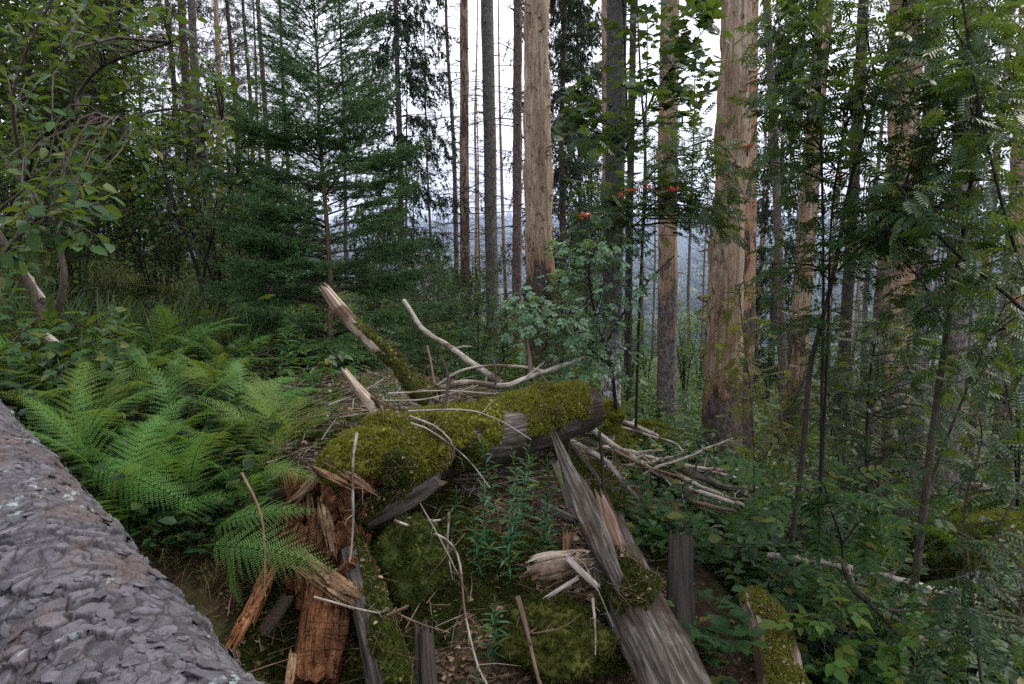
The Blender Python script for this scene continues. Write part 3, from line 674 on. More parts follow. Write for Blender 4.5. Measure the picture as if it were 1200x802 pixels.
    fv = np.concatenate(fb.v); mb.add(fv, q=fq, t=ft, uv=np.full((len(fv), 2), .62)); o = mb.build('bark', bark_mat(), root)
    nv = len(o.data.vertices); val = np.full(nv, .6, np.float32); pv = plate['v'].astype(np.float32).ravel(); val[:len(pv)] = pv
    val[nv0:] = (.45 + .55 * np.repeat(rng.random((nv - nv0) // 23 + 1), 23)[:nv - nv0])
    at = o.data.attributes.new('plate', 'FLOAT', 'POINT'); at.data.foreach_set('value', val)
    o.data.polygons.foreach_set('use_smooth', np.concatenate([np.ones(nq0), np.zeros(len(fq)), np.ones(nt0), np.zeros(len(ft))]).astype(bool))
build_fore_log()

# ---------------------------------------------------------------- moss, logs, splinters
def tufts(mb, V, n, size=(.006, .013), up=.25, blades=3, spread=.8, wd=.22):
    """n tufts over points+normals given as (P,N) arrays sampled with replacement"""
    pts, nor = V; idx = rng.integers(0, len(pts), n); O = pts[idx]; Nn = norm(nor[idx])
    for k in range(blades):
        X = norm(Nn + rng.normal(0, spread, (n, 3)) * .7 + np.array([0, 0, up])); 
        tv = np.array([[-.1, -wd, 0], [-.1, wd, 0], [1, 0, 0]])
        place(mb, (tv, None, np.array([[0, 1, 2]])), O + rng.normal(0, .003, O.shape), X, rdir(n), U(size[0], size[1], n))
def grid_samples(V, mask, n):
    """random points and outward normals on a (K,n,3) grid where mask > 0"""
    K, m, _ = V.shape; du = np.gradient(V, axis=1); dv = np.gradient(V, axis=0); Nn = np.cross(du, dv)
    area = np.linalg.norm(Nn, axis=2) * mask; pr = (area / area.sum()).ravel(); idx = rng.choice(K * m, n, p=pr)
    jit = du.reshape(-1, 3)[idx] * U(-.5, .5, n)[:, None] + dv.reshape(-1, 3)[idx] * U(-.5, .5, n)[:, None]
    return V.reshape(-1, 3)[idx] + jit, norm(Nn.reshape(-1, 3)[idx])
MOSS = []
def moss_on_tube(path, rad, n, maskf, thick, parent, mat_='moss', dens=16000, size=(.006, .013), disp=None, ref=(0, 0, 1), name='moss_cover'):
    """moss shell on a tube: maskf(angle from top -pi..pi, s) -> >0 where moss grows"""
    box = {}
    def f(a, s, r):
        top = ((a) % (2 * np.pi)) - np.pi
        m = maskf(top, s); box['m'] = m
        p = np.stack([np.cos(a) * 6 * r * 3, np.sin(a) * 6 * r * 3, s * 9], -1).reshape(-1, 3)
        l = fbm(p * 1.5, 3, 61).reshape(a.shape) * .5 + .75
        l2 = fbm(p * 5, 3, 66).reshape(a.shape) * .55; l3 = fbm(p * .45, 3, 69).reshape(a.shape) * .7
        h = np.where(m > 0, thick * np.minimum(1, np.sqrt(np.maximum(m, 0)) * 1.6) * np.maximum(.15, l + l2 + l3), -.02)
        return h + (disp(a, s, r) if disp is not None else 0)
    mb = MB(); V, uv, T = tube_grid(path, rad, n, f, ref); K = len(V)
    q = grid_quads(K, n + 1); mm = box['m'].ravel(); q = q[(mm[q] > -.25).all(1)]
    mb.add(V.reshape(-1, 3), q=q, uv=uv.reshape(-1, 2))
    msk = (box['m'] > .03).astype(float)
    if msk.sum() == 0: return None
    ar = np.linalg.norm(np.cross(np.gradient(V, axis=1), np.gradient(V, axis=0)), axis=2); A = (ar * msk).sum()
    pts, nor = grid_samples(V, msk, 4000); ctr = path.mean(0)
    # outward normals
    d = pts[:, None] - path[None, ::max(1, len(path) // 30)]; near = path[::max(1, len(path) // 30)][np.argmin((d ** 2).sum(-1), 1)]
    nor = np.where(((pts - near) * nor).sum(1, keepdims=True) < 0, -nor, nor)
    for c in range(max(1, int(A * dens / 4000))):
        pts, nor = grid_samples(V, msk, 4000); dd = pts[:, None] - path[None, ::max(1, len(path) // 30)]
        near = path[::max(1, len(path) // 30)][np.argmin((dd ** 2).sum(-1), 1)]; nor = np.where(((pts - near) * nor).sum(1, keepdims=True) < 0, -nor, nor)
        tufts(mb, (pts, nor), 4000, size)
    MOSS.append((pts, nor))
    return mb.build(name, M[mat_], parent)
def log_mesh(mb, path, rad, n=40, ridge=.012, seed=3, jag=(.0, .0), hollow=True, lumpa=.012, step=.02):
    """weathered log: ridged along the grain, torn ends"""
    L = np.linalg.norm(np.diff(path, axis=0), axis=1).sum(); K = max(6, int(L / step)); p = smooth_path(path, K); rad = np.interp(np.linspace(0, 1, K), np.linspace(0, 1, len(np.atleast_1d(rad))), np.atleast_1d(rad)) if np.ndim(rad) else np.full(K, rad)
    def disp(a, s, r):
        c = np.stack([np.cos(a) * 9, np.sin(a) * 9, s * 1.6], -1).reshape(-1, 3); g = 1 - np.abs(fbm(c, 5, seed, .6)) * 2.2
        b = fbm(np.stack([np.cos(a) * 1.5, np.sin(a) * 1.5, s * 3], -1).reshape(-1, 3), 3, seed + 5)
        return (g.reshape(a.shape) - .5) * ridge + b.reshape(a.shape) * lumpa
    V, uv, T = tube_grid(p, rad, n, disp)
    a = np.arange(n + 1) / n * 2 * np.pi
    for end, sgn, j in ((0, -1, jag[0]), (K - 1, 1, jag[1])):
        if j:
            off = np.abs(fbm(np.stack([np.cos(a) * 5 + end, np.sin(a) * 5, a * 0], -1), 3, seed + 7)) * 2 * j; off[-1] = off[0]
            w_ = np.exp(-np.arange(K) / max(2, j / step * 1.2))[:, None, None]; w_ = w_ if end == 0 else w_[::-1]
            V = V + T[end] * sgn * (off - j * .5)[None, :, None] * w_
    mb.add(V.reshape(-1, 3), q=grid_quads(K, n + 1), uv=uv.reshape(-1, 2))
    for end, sgn in ((0, -1), (K - 1, 1)):
        ring = V[end]; c = ring[:-1].mean(0); rings = [ring]
        for f, dpt in ((.85, .01), (.6, .03), (.3, .035)):
            rr = c + (ring - c) * f - T[end] * sgn * (dpt * (1 if hollow else 0) + rng.random((n + 1, 1)) * .02); rr[-1] = rr[0]; rings.append(rr)
        W = np.stack(rings); q = grid_quads(4, n + 1); q = q if end == K - 1 else q[:, ::-1]
        uvw = np.stack([np.tile(uv[end, :, 0], (4, 1)), np.repeat(uv[end, :1, 1] + np.array([0, .01, .03, .05])[:, None], n + 1, 1)], -1)
        mb.add(W.reshape(-1, 3), q=q, uv=uvw.reshape(-1, 2))
        i = np.arange(n); t = np.stack([i, i + 1, np.full(n, n + 1)], 1); t = t if end == K - 1 else t[:, ::-1]
        mb.add(np.vstack([rings[-1], c - T[end] * sgn * .03]), t=t)
    return V, p, rad, disp
def splinter(mb, p0, p1, wdt, thk, nrm, seed=1, jag=.06, taper=(.8, .7), n=18, bend=0, rough=.12):
    """a torn flat piece of wood from p0 to p1, wdt wide across, thk thick along nrm, ragged ends"""
    p0, p1 = np.asarray(p0, float), np.asarray(p1, float); L = np.linalg.norm(p1 - p0); T = (p1 - p0) / L; Nn = norm(np.asarray(nrm, float) - T * np.dot(nrm, T)); S = np.cross(T, Nn)
    K = max(8, int(L / .02)); s = np.linspace(0, 1, K); a = np.linspace(0, 2 * np.pi, n + 1)
    sq = lambda c: np.sign(c) * np.abs(c) ** .6
    wv = np.interp(s, [0, .3, .7, 1], [taper[0], 1, 1, taper[1]])
    A, SS = np.meshgrid(a, s); q3 = np.stack([np.cos(A) * 3, np.sin(A) * 3, SS * L * 6], -1).reshape(-1, 3)
    g = 1 + fbm(q3, 3, seed).reshape(A.shape) * rough * 2.4 + (fbm(q3 * [3, 3, .35], 3, seed + 3)).reshape(A.shape) * rough * 2
    off = fbm(np.stack([np.cos(a) * 4, np.sin(a) * 2, a * 0 + seed], -1), 3, seed + 4) * jag * 1.6
    V = p0 + T * (SS * L)[..., None] + S * (sq(np.cos(A)) * wdt / 2 * wv[:, None] * g)[..., None] + Nn * (sq(np.sin(A)) * thk / 2 * g + bend * np.sin(SS * np.pi) * L)[..., None]
    V = V + T * (off[None] * (SS ** 4 - (1 - SS) ** 4))[..., None]; V[:, -1] = V[:, 0]
    uv = np.stack([A * (wdt + thk) / np.pi, SS * L], -1)
    mb.add(V.reshape(-1, 3), q=grid_quads(K, n + 1), uv=uv.reshape(-1, 2))
    for e in (0, K - 1):
        i = np.arange(n); t = np.stack([i, i + 1, np.full(n, n + 1)], 1); t = t if e else t[:, ::-1]
        mb.add(np.vstack([V[e], V[e, :-1].mean(0) + T * (0 if e else 0)]), t=t, uv=np.vstack([uv[e], uv[e, 0]]))
def curve_stick(name, label, pts, r0, r1, m='stick', cat='branch', group=None, n=8, forks=0, parent=None, wob=.004, seed=1, part=None):
    """a fallen stick through picture points with real depths"""
    w_ = PL(pts) if not isinstance(pts, np.ndarray) else pts; L = np.linalg.norm(np.diff(w_, axis=0), axis=1).sum(); K = max(6, int(L / .03)); p = smooth_path(w_, K)
    p = p + np.stack([fbm(np.column_stack([np.linspace(0, L * 9, K), np.full(K, seed + i * 7.7)]), 2, 90 + i) for i in range(3)], 1) * wob
    mb = MB(); add_tube(mb, p, np.linspace(r0, r1, K) * (1 + .12 * fbm(np.column_stack([np.linspace(0, L * 20, K), np.full(K, seed * 3.3)]), 2, 5)), n, lump(r0 * .12, 2, 12, seed))
    P2, R2 = [], []
    for k in range(forks):
        i = rng.integers(K // 5, K - 1); d = norm(p[min(i + 1, K - 1)] - p[max(i - 1, 0)]); sd = norm(d * .8 + rdir(1)[0]); l = U(.05, .22) * min(1, L)
        P2.append([p[i], p[i] + sd * l * .5 + rng.normal(0, .008, 3), p[i] + sd * l]); rr = np.interp(i, [0, K], [r0, r1]); R2.append([rr * .55, rr * .35, rr * .15])
    if P2: twigs(mb, np.array(P2), np.array(R2), 5)
    o = mb.build(name, M[m], parent)
    if parent is None: tag(o, label, cat, group)
    return o

# ---- the great mossy log: three pieces in one, from the rotted stump end to the broken right end
def build_main_log():
    root = empty('mossy_fallen_log', P(520, 560, 3.1), 'thick fallen log under yellow-green moss in the middle, rotted open at its left end', 'log')
    A = PL([(425, 548, 2.75), (500, 528, 2.95), (580, 508, 3.2), (640, 490, 3.45), (688, 478, 3.7)])
    right = smooth_path(A, 5)[2:]
    mb = MB(); V, p, rad, dsp = log_mesh(mb, smooth_path(A[2:], 4), [.125, .14, .135, .12], 72, .010, 3, (.05, .05)); mb.build('trunk', M['wood_grey'], root)
    def mk(top, s): return 1.35 - np.abs(top) / 1.15 + fbm(np.stack([top.ravel() * 2.2, s.ravel() * 7], -1), 4, 13).reshape(top.shape) * .9 - np.where(s > .50, (s - .50) * 9, 0) - np.where(s < .08, (.08 - s) * 10, 0)
    pp = smooth_path(A[2:], 110); moss_on_tube(pp, np.interp(np.linspace(0, 1, 110), [0, .5, 1], [.132, .145, .125]), 90, mk, .024, root, dens=26000, size=(.008, .018))
    # middle piece
    B = PL([(455, 545, 2.72), (505, 525, 2.92), (598, 506, 3.22)]); mb = MB(); log_mesh(mb, B, [.11, .14, .135], 72, .010, 8, (.08, .05)); mb.build('trunk', M['wood_grey'], root)
    def mk2(top, s): return 1.5 - np.abs(top + .3) / 1.2 + fbm(np.stack([top.ravel() * 2, s.ravel() * 8 + 9], -1), 4, 15).reshape(top.shape) * .8 - np.where(s > .53, (s - .53) * 14, 0)
    moss_on_tube(smooth_path(B, 100), np.interp(np.linspace(0, 1, 100), [0, .5, 1], [.12, .147, .14]), 90, mk2, .022, root, dens=26000, size=(.008, .018))
    # left moss hump over the rotted end
    Cc = PL([(378, 560, 2.62), (425, 540, 2.66), (470, 535, 2.76), (500, 530, 2.85)])
    def mk3(top, s): return 1.75 - np.abs(top) / 1.12 + fbm(np.stack([top.ravel() * 2, s.ravel() * 8 + 3], -1), 4, 19).reshape(top.shape) * 1.25
    moss_on_tube(smooth_path(Cc, 110), np.interp(np.linspace(0, 1, 110), [0, .15, .35, .6, 1], [.03, .085, .10, .125, .13]), 110, mk3, .024, root, dens=30000, size=(.008, .019))
    for j, (x0, y0, d0, x1, y1, d1, rr) in enumerate([(392, 556, 2.62, 420, 545, 2.6, .045), (432, 508, 2.72, 470, 502, 2.74, .05), (452, 552, 2.58, 478, 560, 2.6, .055), (400, 528, 2.68, 440, 520, 2.7, .045), (495, 505, 2.78, 530, 512, 2.8, .06), (530, 545, 2.86, 560, 530, 2.95, .07), (612, 478, 3.4, 660, 470, 3.5, .08), (640, 500, 3.3, 655, 492, 3.34, .06)]):
        moss_on_tube(smooth_path(PL([(x0, y0, d0), ((x0 + x1) / 2, (y0 + y1) / 2 - 4, (d0 + d1) / 2), (x1, y1, d1)]), 26), rr * .85 * np.sin(np.linspace(.45, 2.7, 26)), 48, (lambda sd: lambda top, s: 1.0 - np.abs(top) / 1.9 + fbm(np.stack([top.ravel() * 2 + sd, s.ravel() * 12], -1), 4, sd).reshape(top.shape) * 1.1)(200 + j), .022, root, 'moss_dark' if j % 3 == 2 else 'moss', 30000, (.008, .02))
    mb = MB(); log_mesh(mb, Cc, [.04, .095, .13, .12], 40, .02, 12, (.05, .02)); mb.build('rotten_core', M['rot'], root)
    # curved grey shell of wood under the hump
    mb = MB(); splinter(mb, P(425, 612, 2.62), P(515, 562, 2.72), .085, .05, P(470, 590, 2.6) * -1, 4, .03, n=26); mb.build('shell', M['wood_grey'], root)
    mb = MB(); q = smooth_path(PL([(422, 606, 2.60), (455, 590, 2.6), (480, 575, 2.64)]), 50)
    mb = moss_on_tube(q, .03, 40, lambda top, s: .8 - np.abs(top - .6) / 1.6 + fbm(np.stack([top.ravel() * 2, s.ravel() * 14], -1), 3, 23).reshape(top.shape) * .8 - s * 2.2, .018, root, 'moss_dark', 26000, (.006, .014))
    # red-brown rotted blocks in the open end
    g = np.random.default_rng(5)
    mb = MB()
    for k in range(150):
        px, py = g.uniform(330, 432), g.uniform(562, 705); d = 2.64 + g.uniform(-.06, .1) - (py - 560) * .0012; l = g.uniform(.02, .13)
        c = P(px, py, d); dr = norm(np.array([g.normal(0, .4), g.normal(0, .3), 1])); splinter(mb, c - dr * l / 2, c + dr * l / 2, l * g.uniform(.35, .8), l * g.uniform(.2, .5), -c + g.normal(0, .5, 3), int(g.integers(99)), .03, n=12, rough=.25)
    mb.build('rotten_wood', M['rot'], root, smooth=False)
    mb = MB()
    for (x0, y0, x1, y1, d, w_) in [(388, 640, 378, 590, 2.55, .05), (405, 690, 395, 620, 2.6, .07), (368, 640, 362, 575, 2.62, .04), (348, 585, 372, 560, 2.6, .04), (430, 570, 395, 548, 2.58, .035), (400, 566, 372, 552, 2.57, .03), (380, 690, 352, 612, 2.68, .05), (420, 655, 410, 600, 2.62, .04)]:
        splinter(mb, P(x0, y0, d - .08), P(x1, y1, d - .04), w_ * .8, .02, -P(x0, y0, d), x0, .09, n=30, rough=.25)
    mb.build('splinters', M['rot_pale'], root)
build_main_log()

def piece(name, label, cat, x0, y0, d0, x1, y1, d1, w_, th, m, jag=.05, rough=.12, n=26, moss=None, taper=(.9, .8), group=None, bend=0, nrm=None, mossmat='moss_dark'):
    a, b = P(x0, y0, d0), P(x1, y1, d1); root = empty(name, b if b[2] < a[2] else a, label, cat, group)
    mb = MB(); splinter(mb, a, b, w_, th, -(a + b) if nrm is None else nrm, x0 + y0, jag, taper, n, bend, rough); mb.build('wood', M[m], root)
    return root
piece('rotten_slab', 'broken slab of orange rotten wood with cube cracks, upright beside the lower mossy log', 'rotten wood', 385, 682, 2.42, 370, 800, 2.25, .165, .06, 'rot', .03, .10, 40)
piece('rotten_splinter', 'torn pale orange splinter lying over the top of the upright rotten slab', 'splinter', 358, 662, 2.36, 432, 712, 2.30, .07, .016, 'rot_pale', .12, .22, 60)
piece('dark_dead_branch', 'short brown branch lying in the dark hollow left of the rotten slab', 'branch', 338, 700, 2.5, 290, 768, 2.4, .055, .055, 'wood_brown', .02, .06)
piece('rotten_splinter', 'brown torn splinter standing between the bark log and the dark hollow', 'splinter', 306, 690, 2.35, 274, 750, 2.2, .035, .012, 'rot', .12, .3, 40)
piece('rotten_splinter', 'orange brown splinter leaning in the hollow below the drooping fern', 'splinter', 322, 652, 2.5, 300, 712, 2.35, .045, .02, 'rot', .12, .3, 40)
piece('wood_splinter', 'narrow pale splinter standing at the foot of the rotten slab', 'splinter', 343, 770, 2.2, 338, 806, 2.12, .03, .012, 'rot_pale', .03, .1)
piece('grey_dead_branch', 'short grey dead branch behind the drooping fern, running into the rotten stump', 'branch', 250, 598, 3.0, 350, 574, 2.8, .05, .05, 'wood_grey', .03, .05)
piece('wood_splinter', 'pale flat splinter behind the drooping fern below the grey branch', 'splinter', 336, 592, 2.72, 318, 625, 2.68, .022, .01, 'rot_pale', .02, .1)
piece('wood_splinter', 'small pale sliver leaning on the rotten stump, right of the flat splinter', 'splinter', 357, 583, 2.65, 345, 616, 2.62, .012, .006, 'stick', .02, .1)
# leaning mossy post pair at the bottom
def mossy_post(name, label, pts, r, m, mf, thick=.02, cat='log', dens=22000, jag=(.05, .05), mossmat='moss_dark', size=(.006, .014), ridge=.01):
    w_ = PL(pts); root = empty(name, w_[-1] if w_[-1][2] < w_[0][2] else w_[0], label, cat)
    mb = MB(); log_mesh(mb, w_, r, 36, ridge, int(pts[0][0]) % 50, jag); mb.build('trunk', M[m], root)
    L = np.linalg.norm(np.diff(w_, axis=0), axis=1).sum(); K = int(L / .012); rr = np.interp(np.linspace(0, 1, K), np.linspace(0, 1, len(np.atleast_1d(r))), np.atleast_1d(r)) + ridge * .3
    if mf: moss_on_tube(smooth_path(w_, K), rr, 60, mf, thick, root, mossmat, dens, size)
    return root
NF = lambda top, s, a, b, sd: fbm(np.stack([top.ravel() * a, s.ravel() * b], -1), 4, sd).reshape(top.shape)
mossy_post('mossy_leaning_log', 'thin grey leaning log half under moss, right of the upright rotten slab', [(412, 640, 2.52), (432, 715, 2.32), (455, 815, 2.12)], [.035, .05, .06], 'wood_grey',
           lambda top, s: .75 - np.abs(top + .9) / 1.5 + NF(top, s, 1.5, 7, 31) * .8)
mossy_post('dark_stub', 'short dark standing stub at the bottom edge, between moss and dead leaves', [(496, 735, 2.30), (500, 815, 2.2)], [.03, .034], 'wood_dark', None, cat='stump')
# big broken weathered log, lower right of centre
def broken_log():
    w_ = PL([(706, 604, 2.75), (740, 700, 2.5), (775, 770, 2.3), (812, 850, 2.1)]); root = empty('weathered_broken_log', w_[-1], 'grey weathered log with long cracks and a torn pink upper end', 'log')
    mb = MB(); log_mesh(mb, w_, [.075, .105, .108, .11], 90, .015, 6, (.14, .0), lumpa=.024, step=.012); mb.build('trunk', M['wood_grey'], root)
    mb = MB(); splinter(mb, P(656, 527, 2.82), P(735, 705, 2.38), .075, .03, -P(690, 600, 2.6), 7, .14, (.35, .5), 60, 0, .2)
    mb.build('bark_plank', M['wood_grey'], root)
    mb = MB(); splinter(mb, P(704, 582, 2.66), P(728, 655, 2.5), .055, .03, -P(700, 600, 2.6), 11, .06, (.5, .6), 24, 0, .25); mb.build('torn_wood', M['wood_pink'], root)
    moss_on_tube(smooth_path(w_, 110), np.interp(np.linspace(0, 1, 110), [0, .35, 1], [.085, .115, .118]), 80, lambda top, s: 1.15 - np.abs(top - .25) / 1.0 - np.abs(s - .36) * 7 + NF(top, s, 2, 9, 37) * .9, .018, root, 'moss_dark', 26000, (.007, .016))
broken_log()
mossy_post('old_post', 'dark grey upright broken post standing right beside the weathered broken log', [(797, 630, 2.95), (798, 760, 2.7), (800, 800, 2.65)], [.05, .055, .06], 'wood_dark', None, cat='stump', jag=(.05, 0), ridge=.012)
mossy_post('mossy_birch_log', 'mossy birch log with a hollow dark end among the leaves at the bottom right', [(880, 702, 3.15), (903, 742, 2.95), (915, 800, 2.75), (920, 850, 2.6)], [.055, .085, .09, .09], 'wood_pale', lambda top, s: .55 - np.abs(top) / 1.3 + NF(top, s, 2, 8, 41) * .9, .02, mossmat='moss')
mossy_post('mossy_leaning_branch', 'thick broken branch leaning up left from the log, pale tip and mossy foot', [(379, 337, 3.3), (405, 370, 3.28), (450, 415, 3.22), (478, 445, 3.2), (508, 468, 3.15)], [.020, .034, .038, .04, .045], 'wood_pale', lambda top, s: .5 - np.abs(top) / 1.8 + (s - .38) * 3.4 + NF(top, s, 2, 9, 43) * .7, .010, 'branch', 30000, (.05, 0), 'moss_dark', (.005, .010), .006)
mossy_post('broken_branch_stub', 'shorter broken branch stub leaning left, rising from the moss hump', [(403, 434, 2.95), (425, 462, 2.9), (452, 490, 2.82)], [.014, .022, .034], 'wood_pale', lambda top, s: -.2 - np.abs(top) / 2.5 + (s - .12) * 4 + NF(top, s, 2, 9, 47) * .5, .008, 'branch', 30000, (.03, 0), 'moss_dark', (.005, .010), .005)
# mossy boulders and mounds
def boulder(name, label, px, py, d, size, mossy=.6, seed=1, mossmat='moss', cat='boulder', dens=14000, sink=.3):
    c = P(px, py, d); root = empty(name, (c[0], c[1], c[2] - size[2] * .5), label, cat)
    u = np.linspace(0, 2 * np.pi, 65); v = np.linspace(-np.pi / 2, np.pi / 2, 40); Uu, Vv = np.meshgrid(u, v)
    D = np.stack([np.cos(Vv) * np.cos(Uu), np.cos(Vv) * np.sin(Uu), np.sin(Vv)], -1); f = 1 + fbm(D.reshape(-1, 3) * 1.6 + seed, 4, seed).reshape(Uu.shape) * .45
    f[:, -1] = f[:, 0]; V = c + D * f[..., None] * np.array(size)
    mb = MB().add(V.reshape(-1, 3), q=grid_quads(40, 65), uv=np.stack([Uu * size[0], Vv * size[2]], -1).reshape(-1, 2)); mb.build('stone', M['stone'], root)
    m = D[..., 2] + mossy - .5 + fbm(D.reshape(-1, 3) * 3 + seed, 3, seed + 3).reshape(Uu.shape) * .8; m[:, -1] = m[:, 0]
    l = 1 + .03 * np.clip(m * 2, 0, 1) / min(size) * (1 + fbm(D.reshape(-1, 3) * 7, 3, seed + 9).reshape(Uu.shape)); W = c + D * np.where(m > 0, f * l, f * .97)[..., None] * np.array(size)
    mb = MB(); q = grid_quads(40, 65); q = q[(m.ravel()[q] > -.12).all(1)]; mb.add(W.reshape(-1, 3), q=q)
    msk = (m > .05).astype(float); A = 4 * np.pi * np.mean([size[0] * size[1], size[0] * size[2]]) * msk.mean()
    nt_ = int(min(60000, A * dens * 2.2)); pts, nor = grid_samples(W, msk, nt_); nor = np.where(((pts - c) * nor).sum(1, keepdims=True) < 0, -nor, nor); tufts(mb, (pts, nor), nt_, (.008, .018) if d < 4 else (.015, .03)); mb.build('moss_cover', M[mossmat], root)
    return root
boulder('mossy_mound', 'rounded hump of moss in the bank below the mossy log, right of the leaning log', 482, 668, 2.62, (.13, .14, .17), 1.1, 3, 'moss_dark', 'moss')
boulder('mossy_mound', 'low dark hump of moss on the bank left of the weathered broken log', 660, 752, 2.48, (.17, .14, .09), 1.2, 8, 'moss_dark', 'moss')
boulder('mossy_boulder', 'pale rock half covered with moss, behind the right end of the mossy log', 697, 500, 5.6, (.2, .2, .16), .55, 5, 'moss')
boulder('mossy_boulder', 'long low moss-covered boulder right of the birch foot', 752, 522, 6.6, (.36, .3, .16), 1.1, 6, 'moss')
boulder('mossy_boulder', 'small mossy boulder under the brushwood just before the birch', 712, 530, 6.0, (.2, .2, .12), .8, 7, 'moss')
boulder('mossy_boulder', 'large mossy boulder under the rowan at the right, behind the long fallen branch', 1102, 650, 5.4, (.28, .25, .2), .8, 9, 'moss_dark')
boulder('mossy_boulder', 'flat mossy boulder in the bright clearing at the right edge', 1170, 622, 7.5, (.5, .4, .13), 1.0, 10, 'moss')
boulder('root_plate', 'red-brown earthy root lump with grey wood behind the broken log', 768, 575, 4.7, (.16, .14, .13), .35, 12, 'moss_dark', 'root plate')

# ---- sticks lying over the great log
S_ = curve_stick
S_('dead_branch', 'long pale crooked dead branch lying across the top of the mossy log', [(473, 352, 4.3), (495, 385, 4.2), (520, 402, 4.1), (560, 430, 3.9), (590, 450, 3.7)], .014, .020, forks=5, seed=1)
S_('dead_branch', 'thick pale branch sloping up right over the mossy log to the pale shrub', [(515, 458, 3.4), (545, 448, 3.4), (590, 452, 3.45), (620, 442, 3.6), (650, 432, 3.8), (684, 420, 4.0)], .014, .013, forks=3, seed=2)
S_('dead_branch', 'thin arched branch above the mossy log, right part behind the dark snag', [(512, 452, 3.6), (540, 435, 3.6), (575, 429, 3.65), (610, 430, 3.7), (640, 436, 3.75)], .006, .009, forks=2, seed=3)
S_('dark_snag', 'dark curved stick standing upright on the mossy log left of the pale shrub', [(612, 378, 3.75), (618, 405, 3.75), (622, 445, 3.7)], .008, .018, 'wood_brown', seed=4, forks=1)
S_('dark_snag', 'short dark forked stick standing in front of the mossy log', [(518, 418, 3.05), (525, 440, 3.0), (524, 462, 2.95), (515, 485, 2.9)], .005, .008, 'wood_dark', seed=5, forks=3)
S_('dead_branch', 'thin upright knobbly twig beside the foot of the leaning mossy branch', [(500, 405, 3.3), (506, 430, 3.25), (510, 455, 3.2), (513, 470, 3.1)], .005, .007, 'stick_brown', seed=6, forks=4)
for i, (pts, r, lab) in enumerate([
    ([(480, 488, 2.62), (510, 500, 2.62), (530, 520, 2.60), (530, 540, 2.58), (512, 548, 2.58)], .0045, 'pale hooked twig curling down over the moss hump'),
    ([(417, 508, 2.5), (414, 540, 2.46), (414, 590, 2.44), (414, 622, 2.44), (408, 668, 2.4)], .0062, 'pale bent twig hanging down in front of the rotten end'),
    ([(478, 482, 2.75), (540, 480, 2.8), (580, 490, 2.85), (622, 515, 2.8)], .0042, 'thin twig arching right over the broken middle of the log'),
    ([(482, 496, 2.7), (505, 505, 2.66), (545, 535, 2.6), (575, 572, 2.5)], .0042, 'thin twig slanting down right across the middle moss'),
    ([(455, 462, 3.0), (520, 458, 3.0), (580, 462, 3.1)], .0045, 'nearly level thin twig lying behind the moss hump'),
    ([(440, 470, 3.0), (500, 468, 3.05), (560, 452, 3.15)], .0045, 'thin twig rising right above the moss hump'),
    ([(385, 475, 3.1), (420, 462, 3.05), (450, 445, 3.1)], .005, 'pale straight stick left of the broken branch stub'),
    ([(370, 500, 3.1), (400, 485, 3.0), (440, 480, 2.95)], .0055, 'short brown stick lying left behind the moss hump'),
    ([(378, 515, 2.9), (393, 492, 2.9), (402, 478, 2.95)], .0045, 'short twig leaning on the left flank of the moss hump'),
    ([(462, 610, 2.5), (530, 640, 2.55), (545, 720, 2.4), (560, 780, 2.25), (572, 806, 2.2)], .0062, 'long pale bare stick hanging down the bank to the bottom edge'),
    ([(527, 600, 2.62), (525, 640, 2.55), (531, 680, 2.48)], .0055, 'pale upright stick joining the long one below the log'),
    ([(493, 590, 2.55), (520, 640, 2.5), (550, 700, 2.4)], .0028, 'fine pale twig slanting across the long bare stick'),
    ([(545, 625, 2.62), (520, 655, 2.5), (492, 690, 2.45)], .0025, 'fine dark twig crossing the bank below the log'),
    ([(472, 608, 2.62), (500, 612, 2.62), (516, 610, 2.65)], .010, 'short fat grey stick lying level under the mossy log'),
    ([(368, 700, 2.18), (410, 712, 2.15), (440, 718, 2.13), (452, 716, 2.12)], .0045, 'pale twig lying across the top of the orange slab'),
    ([(455, 722, 2.2), (470, 715, 2.18), (480, 710, 2.18)], .0075, 'short forked brown twig on the mossy leaning log'),
    ([(460, 716, 2.2), (490, 730, 2.18), (528, 742, 2.18)], .004, 'thin brown twig in front of the dark standing stub'),
    ([(283, 555, 2.3), (303, 595, 2.2), (311, 640, 2.15), (309, 680, 2.1), (312, 700, 2.08)], .0048, 'reddish bent twig standing in front of the drooping fern'),
    ([(695, 700, 2.4), (697, 730, 2.35), (698, 768, 2.3)], .0055, 'thin pale stake upright in the moss left of the weathered broken log'),
    ([(625, 742, 2.3), (660, 735, 2.3), (682, 720, 2.32)], .003, 'thin dark twig on the lower moss bank'),
    ([(684, 660, 2.3), (700, 690, 2.3), (718, 735, 2.25)], .002, 'hair-thin pale twig before the weathered broken log'),
    ([(607, 700, 2.45), (620, 750, 2.35), (632, 806, 2.2)], .011, 'dark root-like stick running down the moss bank')]):
    S_('fallen_twig', lab, pts, r, r * .4, 'stick_brown' if 'brown' in lab or 'dark' in lab or 'reddish' in lab else 'stick', 'twig', 'twigs on and below the mossy log', forks=6, seed=10 + i, n=6)
piece('broken_wood_piece', 'short layered piece of grey driftwood-like wood lying on the moss bank', 'wood piece', 620, 668, 2.45, 680, 655, 2.42, .075, .05, 'wood_pale', .08, .35, 60)
piece('wood_splinter', 'lilac grey splinter leaning from the layered wood piece to the broken log', 'splinter', 664, 654, 2.38, 700, 688, 2.35, .022, .012, 'stick', .02, .1)
piece('wood_splinter', 'curved grey splinter below the layered wood piece', 'splinter', 676, 678, 2.38, 641, 700, 2.36, .014, .012, 'stick', .02, .1)
